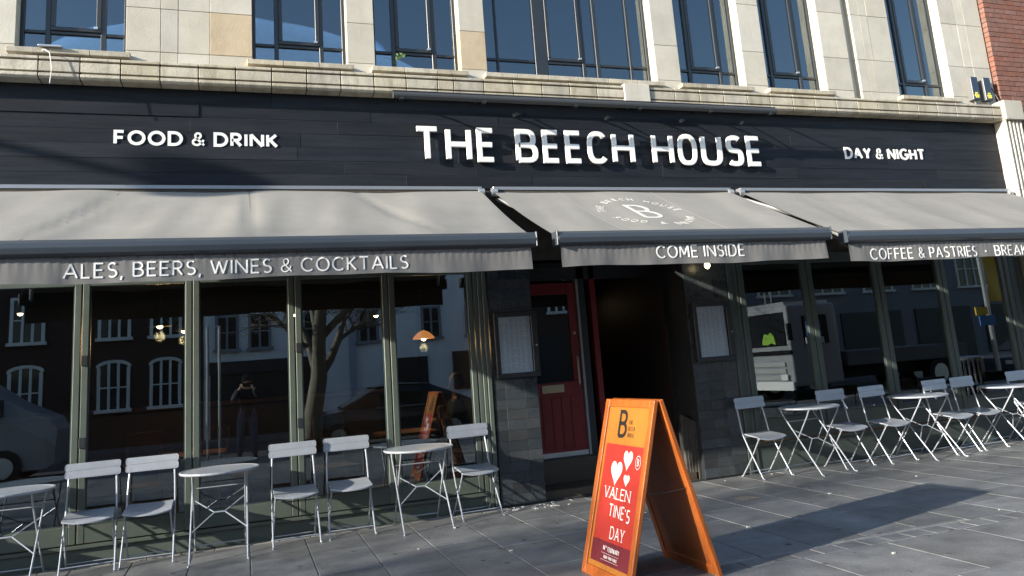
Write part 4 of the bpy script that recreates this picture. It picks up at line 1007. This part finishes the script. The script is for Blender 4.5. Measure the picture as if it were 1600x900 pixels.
# vehicles
def wheel(par, x, y, r, w=.2):
    wr = MB(); n = 20
    k = [(r*math.cos(2*math.pi*i/n), r*math.sin(2*math.pi*i/n)) for i in range(n)]
    o = MB().prism(k, lambda u, v, d: (x+u, y+d, r-.11+v), -w/2, w/2).build('wheel', tyre_m, par)
    MB().prism([(a*.6, b*.6) for a, b in k], lambda u, v, d: (x+u, y+d, r-.11+v), w/2+.001, w/2+.01).prism([(a*.6, b*.6) for a, b in k], lambda u, v, d: (x+u, y+d, r-.11+v), -w/2-.01, -w/2-.001).build('rim', silver_m, o)
def loft(secs, name, m, par, smooth=True):
    """secs: list of (x, half_width_bottom, z_bottom, half_width_mid, z_mid, half_width_top, z_top, yc)"""
    mb = MB(); P = []
    for (x, hb, zb, hm, zm, ht, zt, yc) in secs:
        P.append([(x, yc-hb, zb), (x, yc-hm, zm), (x, yc-ht, zt-.02), (x, yc-ht*.8, zt), (x, yc+ht*.8, zt), (x, yc+ht, zt-.02), (x, yc+hm, zm), (x, yc+hb, zb)])
    n = 8
    for p in P: mb.v += [Vector(q) for q in p]
    for i in range(len(P)-1):
        for j in range(n): mb.f.append((i*n+j, i*n+(j+1) % n, (i+1)*n+(j+1) % n, (i+1)*n+j))
    mb.f.append(tuple(range(n-1, -1, -1))); mb.f.append(tuple((len(P)-1)*n+j for j in range(n)))
    return mb.build(name, m, par, smooth=False, bevel=.02, seg=2)
def car(x0, yc, m, label, d=1):
    t = thing('parked_car', (x0+2.2, yc, -.11), label, 'car')
    loft([(x0, .7, .12, .78, .45, .72, .62, yc), (x0+.25, .8, .08, .86, .5, .78, .72, yc), (x0+1.1, .84, .08, .9, .55, .80, .84, yc), (x0+3.4, .84, .08, .9, .55, .82, .88, yc), (x0+4.2, .82, .1, .87, .55, .78, .84, yc), (x0+4.45, .75, .18, .8, .5, .72, .74, yc)], 'body', m, t)
    loft([(x0+.95, .72, .83, .71, .86, .68, .87, yc), (x0+1.75, .76, .83, .70, 1.1, .60, 1.29, yc), (x0+2.3, .76, .83, .70, 1.15, .60, 1.345, yc), (x0+3.1, .76, .83, .70, 1.12, .60, 1.30, yc), (x0+4.1, .74, .83, .72, .86, .66, .88, yc)], 'cabin', mat('car_glass', (.02, .022, .025), .08), t)
    loft([(x0+1.7, .62, 1.285, .62, 1.29, .58, 1.30, yc), (x0+2.3, .63, 1.33, .63, 1.34, .58, 1.36, yc), (x0+3.1, .62, 1.28, .62, 1.30, .58, 1.31, yc)], 'roof', m, t)
    for xx in (x0+.8, x0+3.6):
        for yy in (yc-.8, yc+.8): wheel(t, xx, yy, .32)
    for yy in (yc-.6, yc+.6):
        bx(x0-.01, x0+.06, yy-.15, yy+.15, .42, .55).build('headlight', mat('lamp_glass', (.8, .8, .8), .1), t); bx(x0+4.42, x0+4.47, yy-.15, yy+.15, .55, .68).build('tail_light', mat('tail_red', (.4, .01, .01), .2), t)
    bx(x0+1.75, x0+3.3, yc+.862, yc+.9, .80, .815).build('chrome_trim', silver_m, t)
    return t
car(1.3, -2.35, car_blk, 'black parked car reflected in the windows behind the third table')
car(24.0, -2.35, mat('grey_car_paint', (.08, .09, .11), .25, coat=.6), 'dark grey parked car reflected in the right-hand windows')
vn = thing('white_van', (-6.6, -2.4, -.11), 'white panel van reflected in the leftmost window', 'van')
loft([(-9.9, .95, .15, .98, 1.2, .88, 2.42, -2.4), (-6.3, .95, .15, .98, 1.2, .88, 2.46, -2.4), (-5.7, .95, .15, .97, 1.2, .84, 2.34, -2.4), (-4.75, .95, .15, .95, 1.2, .80, 1.62, -2.4), (-3.95, .90, .15, .93, .75, .80, 1.2, -2.4), (-3.8, .85, .25, .88, .6, .74, .95, -2.4)], 'body', car_wht, vn)
MB().prism([(-6.05, 1.15), (-4.85, 1.25), (-5.35, 1.98), (-6.05, 2.0)], lambda u, v, d: (u, d, v), -1.43, -1.40).build('side_window', mat('car_glass', (0, 0, 0)), vn)
bx(-4.95, -4.75, -1.42, -1.2, 1.3, 1.65).build('mirror', black_m, vn)
MB().prism([(-6.9, 1.75), (-6.5, 1.7), (-6.5, 2.0), (-6.8, 2.02)], lambda u, v, d: (u, d, v), -1.415, -1.40).build('cream_panel', mat('cream_panel', (.6, .5, .35), .6), vn)
for xx in (-8.9, -4.75):
    for yy in (-3.3, -1.5): wheel(vn, xx, yy, .36)
lr = thing('white_lorry', (18, -2.7, -.11), 'white lorry with dark windscreen and hi-vis jacket inside, reflected right of the entrance', 'lorry')
bx(15.2, 17.0, -3.9, -1.5, .35, 2.75).build('cab', car_wht, lr, bevel=.08, seg=3)
bx(15.17, 15.2, -3.75, -1.65, 1.55, 2.55).build('windscreen', mat('car_glass', (0, 0, 0)), lr)
for z in (.55, .75, .95): bx(15.15, 15.2, -3.6, -1.8, z, z+.12).build('grille_bar', mat('grey_plastic', (.4, .4, .4), .5), lr)
bx(15.12, 15.2, -3.9, -1.5, .25, .5).build('bumper', white_paint, lr)
MB().prism([(-2.75, 1.62), (-2.5, 1.6), (-2.3, 1.66), (-2.1, 1.6), (-2.15, 1.85), (-2.3, 1.98), (-2.42, 1.9), (-2.6, 1.95), (-2.7, 1.8)], lambda u, v, d: (d, u, v), 15.14, 15.172).build('hi_vis_jacket', mat('jacket_green', (.28, .5, .05), .7), lr)
bx(15.7, 16.6, -1.52, -1.48, 1.55, 2.4).build('side_window', mat('car_glass', (0, 0, 0)), lr)
bx(17.2, 22.0, -3.9, -1.5, .8, 1.25).build('flatbed', mat('flatbed_metal', (.12, .12, .12), .6), lr, bevel=.03)
bx(15.12, 15.2, -3.95, -1.45, 1.30, 1.42).build('badge_strip', mat('car_glass', (0, 0, 0)), lr)
for yy in (-4.05, -1.40): bx(15.05, 15.2, yy, yy+.06, 1.7, 2.2).build('mirror', tyre_m, lr)
bx(15.3, 16.9, -3.7, -1.7, 2.75, 2.85).build('roof_bar', silver_m, lr)
for yy in (-3.2, -2.9): MB().tube([(15.8, yy, 2.8), (15.8, yy, 3.3)], .02, 6).build('beacon_post', silver_m, lr)
for yy in (-3.6, -1.85): bx(15.11, 15.13, yy-.15, yy+.15, .55, .72).build('headlight', mat('lamp_glass', (.8, .8, .8), .1), lr)
bx(16.0, 22.0, -3.5, -1.9, .45, .75).build('chassis', tyre_m, lr)
for xx in (16.0, 20.8, 22.0):
    for yy in (-3.7, -1.7): wheel(lr, xx, yy, .48, .3)

# trees
def branch(mb, p, d, ln, r, lvl, rnd):
    p = Vector(p); d = Vector(d).normalized(); pts = [p]; rs = [r]
    n = 5
    for i in range(n):
        d = (d+Vector((rnd.uniform(-.16, .16), rnd.uniform(-.16, .16), rnd.uniform(-.03, .14)))).normalized(); p = p+d*ln/n; pts.append(p); rs.append(r*(1-.55*(i+1)/n))
    mb[0 if lvl == 0 else 1].tube(pts, r, 8 if lvl < 2 else 4, rs=rs)
    if lvl < 4:
        for i in range(2, n+1):
            for _ in range(2 if lvl > 0 else 2):
                a = rnd.uniform(0, 2*math.pi); q = d.orthogonal().normalized(); q.rotate(Matrix.Rotation(a, 3, d))
                branch(mb, pts[i], d*.75+q*.8+Vector((0, 0, .12)), ln*rnd.uniform(.5, .68), rs[i]*.6, lvl+1, rnd)
def tree(x, y, h, r, seed, label):
    t = thing('bare_tree', (x, y, 0), label, 'tree', 'bare street trees')
    mb = (MB(), MB()); rnd = random.Random(seed)
    branch(mb, (x, y, -.02), (.02, 0, 1), h, r, 0, rnd)
    mb[0].build('trunk', bark_m, t, smooth=True); mb[1].build('crown', bark_m, t, smooth=True)
tree(1.42, -.72, 4.2, .235, 5, 'bare street tree with rough trunk, reflected behind the fourth chair')
tree(-21, 1.2, 5.0, .16, 8, 'unseen bare tree added at the left to streak the paving with shadow')  # out-of-view tree added to throw streaky shade on the paving
tree(-29, .2, 5.0, .16, 11, 'second unseen bare tree added further left to streak the paving with shadow')  # another added tree, out of view, for branch shadows across the slabs
tree(9.5, -.72, 4.6, .07, 15, 'slim bare street tree reflected in the right-hand windows')

# street signs, bin, banner reflected
def post_sign(x, y, z, label, cols):
    t = thing('street_sign', (x, y, 0), label, 'sign')
    for dx in (-.12, .12): MB().tube([(x+dx, y, 0), (x+dx, y, z)], .03, 8).build('post', silver_m, t)
    zz = z
    for (w, h_, m_) in cols: bx(x-w/2, x+w/2, y+.03, y+.05, zz-h_, zz).build('plate', m_, t); zz -= h_+.03
post_sign(15.15, -1.0+.6, 2.2, 'twin post street sign with blue plate over a white plate', [(.5, .42, blue_m), (.62, .18, white_paint)])
post_sign(-.62, -.5, 2.9, 'twin pale posts with a dark band, reflected above the second table', [(.3, .02, white_paint)])
bc = thing('banner_column', (22.2, -.7, 0), 'street column carrying a tall yellow banner, reflected at the far right', 'banner')
MB().tube([(22.2, -.7, 0), (22.2, -.7, 7)], .07, 10).build('column', silver_m, bc)
MB().grid(lambda u, v: (22.3+.75*u, -.7+.05*math.sin(6*v+3*u), 2.45+2.2*v), 8, 12).build('banner', yellow_m, bc, smooth=True)
bx(21.6, 22.1, -.66, -.63, 2.05, 2.3).build('yellow_plate', yellow_m, bc); bx(21.7, 22.35, -.66, -.62, 1.72, 2.03).build('blue_plate', blue_m, bc)
bn = thing('litter_bin', (15.7, 4.0, 0), 'round slatted metal litter bin reflected in the far right window', 'bin')
for k in range(18):
    a = 2*math.pi*k/18; MB().tube([(15.7+.27*math.cos(a), 4+.27*math.sin(a), .05), (15.7+.27*math.cos(a), 4+.27*math.sin(a), .95)], .028, 6).build('slat', silver_m, bn)
MB().lathe(15.7, 4, [(.24, .04), (.24, .9)], 16).build('liner', tyre_m, bn); MB().lathe(15.7, 4, [(.31, .95), (.31, 1.0), (.2, 1.03)], 18).build('lid', silver_m, bn)

# ================================================================== PEOPLE
def skin_mesh(name, par, verts, edges, radii, m, root=0, sub=2):
    me = bpy.data.meshes.new(name); w = WL[par.name]
    me.from_pydata([tuple(Vector(v)-w) for v in verts], edges, []); me.materials.append(m)
    o = bpy.data.objects.new(name, me); C.objects.link(o); o.parent = par; WL[o.name] = w
    o.modifiers.new('skin', 'SKIN')
    if not me.skin_vertices: me.attributes
    sv = me.skin_vertices[0].data if me.skin_vertices else None
    if sv:
        for i, r in enumerate(radii): sv[i].radius = (r, r) if not isinstance(r, tuple) else r; sv[i].use_root = (i == root)
    s = o.modifiers.new('sub', 'SUBSURF'); s.levels = sub; s.render_levels = sub
    return o
def person(base, J_, label, mats, phone=None):
    """J_: joint dict in world coordinates"""
    t = thing('person', base, label, 'person')
    order = ['pel', 'waist', 'chest', 'neck', 'headb', 'headt', 'shl', 'ell', 'wrl', 'hdl', 'shr', 'elr', 'wrr', 'hdr', 'hil', 'knl', 'anl', 'tol', 'hir', 'knr', 'anr', 'tor']
    rad = dict(pel=.135, waist=.12, chest=.15, neck=.055, headb=.075, headt=.085, shl=.07, ell=.045, wrl=.03, hdl=.03, shr=.07, elr=.045, wrr=.03, hdr=.03, hil=.10, knl=.06, anl=.042, tol=.04, hir=.10, knr=.06, anr=.042, tor=.04)
    E_ = [('pel', 'waist'), ('waist', 'chest'), ('chest', 'neck'), ('neck', 'headb'), ('headb', 'headt'), ('chest', 'shl'), ('shl', 'ell'), ('ell', 'wrl'), ('wrl', 'hdl'), ('chest', 'shr'), ('shr', 'elr'), ('elr', 'wrr'), ('wrr', 'hdr'), ('pel', 'hil'), ('hil', 'knl'), ('knl', 'anl'), ('anl', 'tol'), ('pel', 'hir'), ('hir', 'knr'), ('knr', 'anr'), ('anr', 'tor')]
    ix = {k: i for i, k in enumerate(order)}
    skin_mesh('body', t, [J_[k] for k in order], [(ix[a], ix[b]) for a, b in E_], [rad[k] for k in order], mats['skin'])
    up_ = ['hem', 'pel', 'waist', 'chest', 'shl', 'ell', 'wrl', 'shr', 'elr', 'wrr']; iu = {k: i for i, k in enumerate(up_)}
    skin_mesh('jacket', t, [J_.get(k) or Vector(J_['pel'])-(Vector(J_['waist'])-Vector(J_['pel'])).normalized()*.12 for k in up_], [(0, 1)]+[(iu[a], iu[b]) for a, b in E_ if a in iu and b in iu], [rad.get(k, .14)+.03 for k in up_], mats['top'])
    lo = ['waist', 'pel', 'hil', 'knl', 'anl', 'hir', 'knr', 'anr']; il = {k: i for i, k in enumerate(lo)}
    skin_mesh('trousers', t, [J_[k] for k in lo], [(il[a], il[b]) for a, b in E_ if a in il and b in il], [rad[k]+.022 for k in lo], mats['legs'])
    for s in 'lr':
        skin_mesh('shoe', t, [J_['an'+s], J_['to'+s]], [(0, 1)], [.052, .05], tyre_m)
        w0, h0 = Vector(J_['wr'+s]), Vector(J_['hd'+s]); d = (h0-w0).normalized(); q = d.orthogonal().normalized()
        vs = []; es = []; rs = []
        for k in range(5):
            b0 = h0+q*(k-2)*.018; vs += [b0, b0+d*.035, b0+d*(.05+.012*(2-abs(k-2)))+d.cross(q)*.02]; es += [(3*k, 3*k+1), (3*k+1, 3*k+2)]; rs += [.010, .009, .007]
        for k in range(5): es += [] 
        for k in range(5):
            skin_mesh('finger', t, vs[3*k:3*k+3], [(0, 1), (1, 2)], [.010, .009, .007], mats['skin'], sub=1)
    hb, ht = Vector(J_['headb']), Vector(J_['headt']); c = hb.lerp(ht, .62)
    f_ = Vector(J_['face']).normalized(); sd = f_.cross(Vector((0, 0, 1)))
    MB().grid(lambda u, v: c-f_*.022+Vector((0, 0, .015))+(sd*math.cos(2*math.pi*u)+f_*math.sin(2*math.pi*u))*.105*math.sin(math.pi*v*.62)+Vector((0, 0, .125*math.cos(math.pi*v*.62))), 18, 8).build('hair', mats['hair'], t, smooth=True)
    for s in (-1, 1):
        e = c+f_*.093+sd*s*.033-Vector((0, 0, .02)); MB().tube([e, e+f_*.006], .011, 8).build('eye', seal_m, t)
        e = c+sd*s*.088-Vector((0, 0, .03)); MB().tube([e-Vector((0, 0, .025)), e+Vector((0, 0, .025))], .014, 6).build('ear', mats['skin'], t)
    n_ = c+f_*.088-Vector((0, 0, .05)); MB().tube([n_+Vector((0, 0, .03)), n_+f_*.018-Vector((0, 0, .005))], .011, 6).build('nose', mats['skin'], t)
    n_ = c+f_*.084-Vector((0, 0, .085)); MB().tube([n_-sd*.022, n_+f_*.004, n_+sd*.022], .006, 6).build('mouth', mat('lip', (.3, .1, .08), .5), t)
    return t
yb = -.42
J1 = dict(pel=(.06, yb, .98), waist=(.06, yb, 1.14), chest=(.06, yb, 1.38), neck=(.06, yb+.01, 1.54), headb=(.06, yb+.03, 1.62), headt=(.06, yb+.04, 1.74),
          shl=(-.14, yb, 1.45), ell=(-.22, yb+.12, 1.26), wrl=(-.10, yb+.30, 1.50), hdl=(-.06, yb+.335, 1.555), shr=(.26, yb, 1.45), elr=(.34, yb+.12, 1.26), wrr=(.20, yb+.30, 1.50), hdr=(.16, yb+.335, 1.555),
          hil=(-.05, yb, .90), knl=(-.08, yb+.03, .50), anl=(-.10, yb-.02, .09), tol=(-.11, yb+.12, .05), hir=(.17, yb, .90), knr=(.20, yb+.03, .50), anr=(.22, yb-.02, .09), tor=(.24, yb+.12, .05), face=(0, 1, .05))
person((.06, yb, 0), J1, 'person in dark jacket and jeans standing and holding up a phone, reflected in the glass', dict(skin=skin_m, top=navy_c, legs=jean_c, hair=hair_m))
ph = bx(-.025, .13, -.035, -.027, 1.535, 1.565)
tag(MB().box(-.03, .13, -.060, -.050, 1.545, 1.625).build('phone', black_m, bevel=.005, loc=(.05, -.05, 1.58)), 'black phone held up in both hands by the reflected person', 'phone')
MB().tube([(4.13, 9.55, 1.28), (4.13, 9.53, 1.30), (4.13, 9.53, 1.62), (4.13, 9.55, 1.64)], .012, 8).build('handle', mat('brass', (0, 0, 0)), rdoor)
MB().tube([(4.14, 9.597, 1.95), (4.14, 9.585, 1.95)], .02, 10).build('lock', mat('brass', (0, 0, 0)), rdoor)
xb, ys = 2.62, 10.35
J2 = dict(pel=(xb+.1, ys, .62), waist=(xb+.1, ys, .80), chest=(xb+.08, ys, 1.08), neck=(xb+.07, ys, 1.26), headb=(xb+.06, ys, 1.33), headt=(xb+.05, ys, 1.46),
          shl=(xb+.06, ys-.2, 1.15), ell=(xb-.05, ys-.26, .93), wrl=(xb-.26, ys-.15, .95), hdl=(xb-.33, ys-.12, .955), shr=(xb+.10, ys+.2, 1.15), elr=(xb, ys+.26, .93), wrr=(xb-.22, ys+.15, .95), hdr=(xb-.29, ys+.12, .955),
          hil=(xb+.05, ys-.1, .60), knl=(xb-.36, ys-.13, .60), anl=(xb-.34, ys-.13, .19), tol=(xb-.46, ys-.13, .15), hir=(xb+.05, ys+.1, .60), knr=(xb-.36, ys+.13, .60), anr=(xb-.34, ys+.13, .19), tor=(xb-.46, ys+.13, .15), face=(-1, -.2, 0))
person((xb, ys, .1), J2, 'grey haired person in a dark coat seated inside, behind the window nearest the door', dict(skin=skin_m, top=navy_c, legs=navy_c, hair=hair_g))
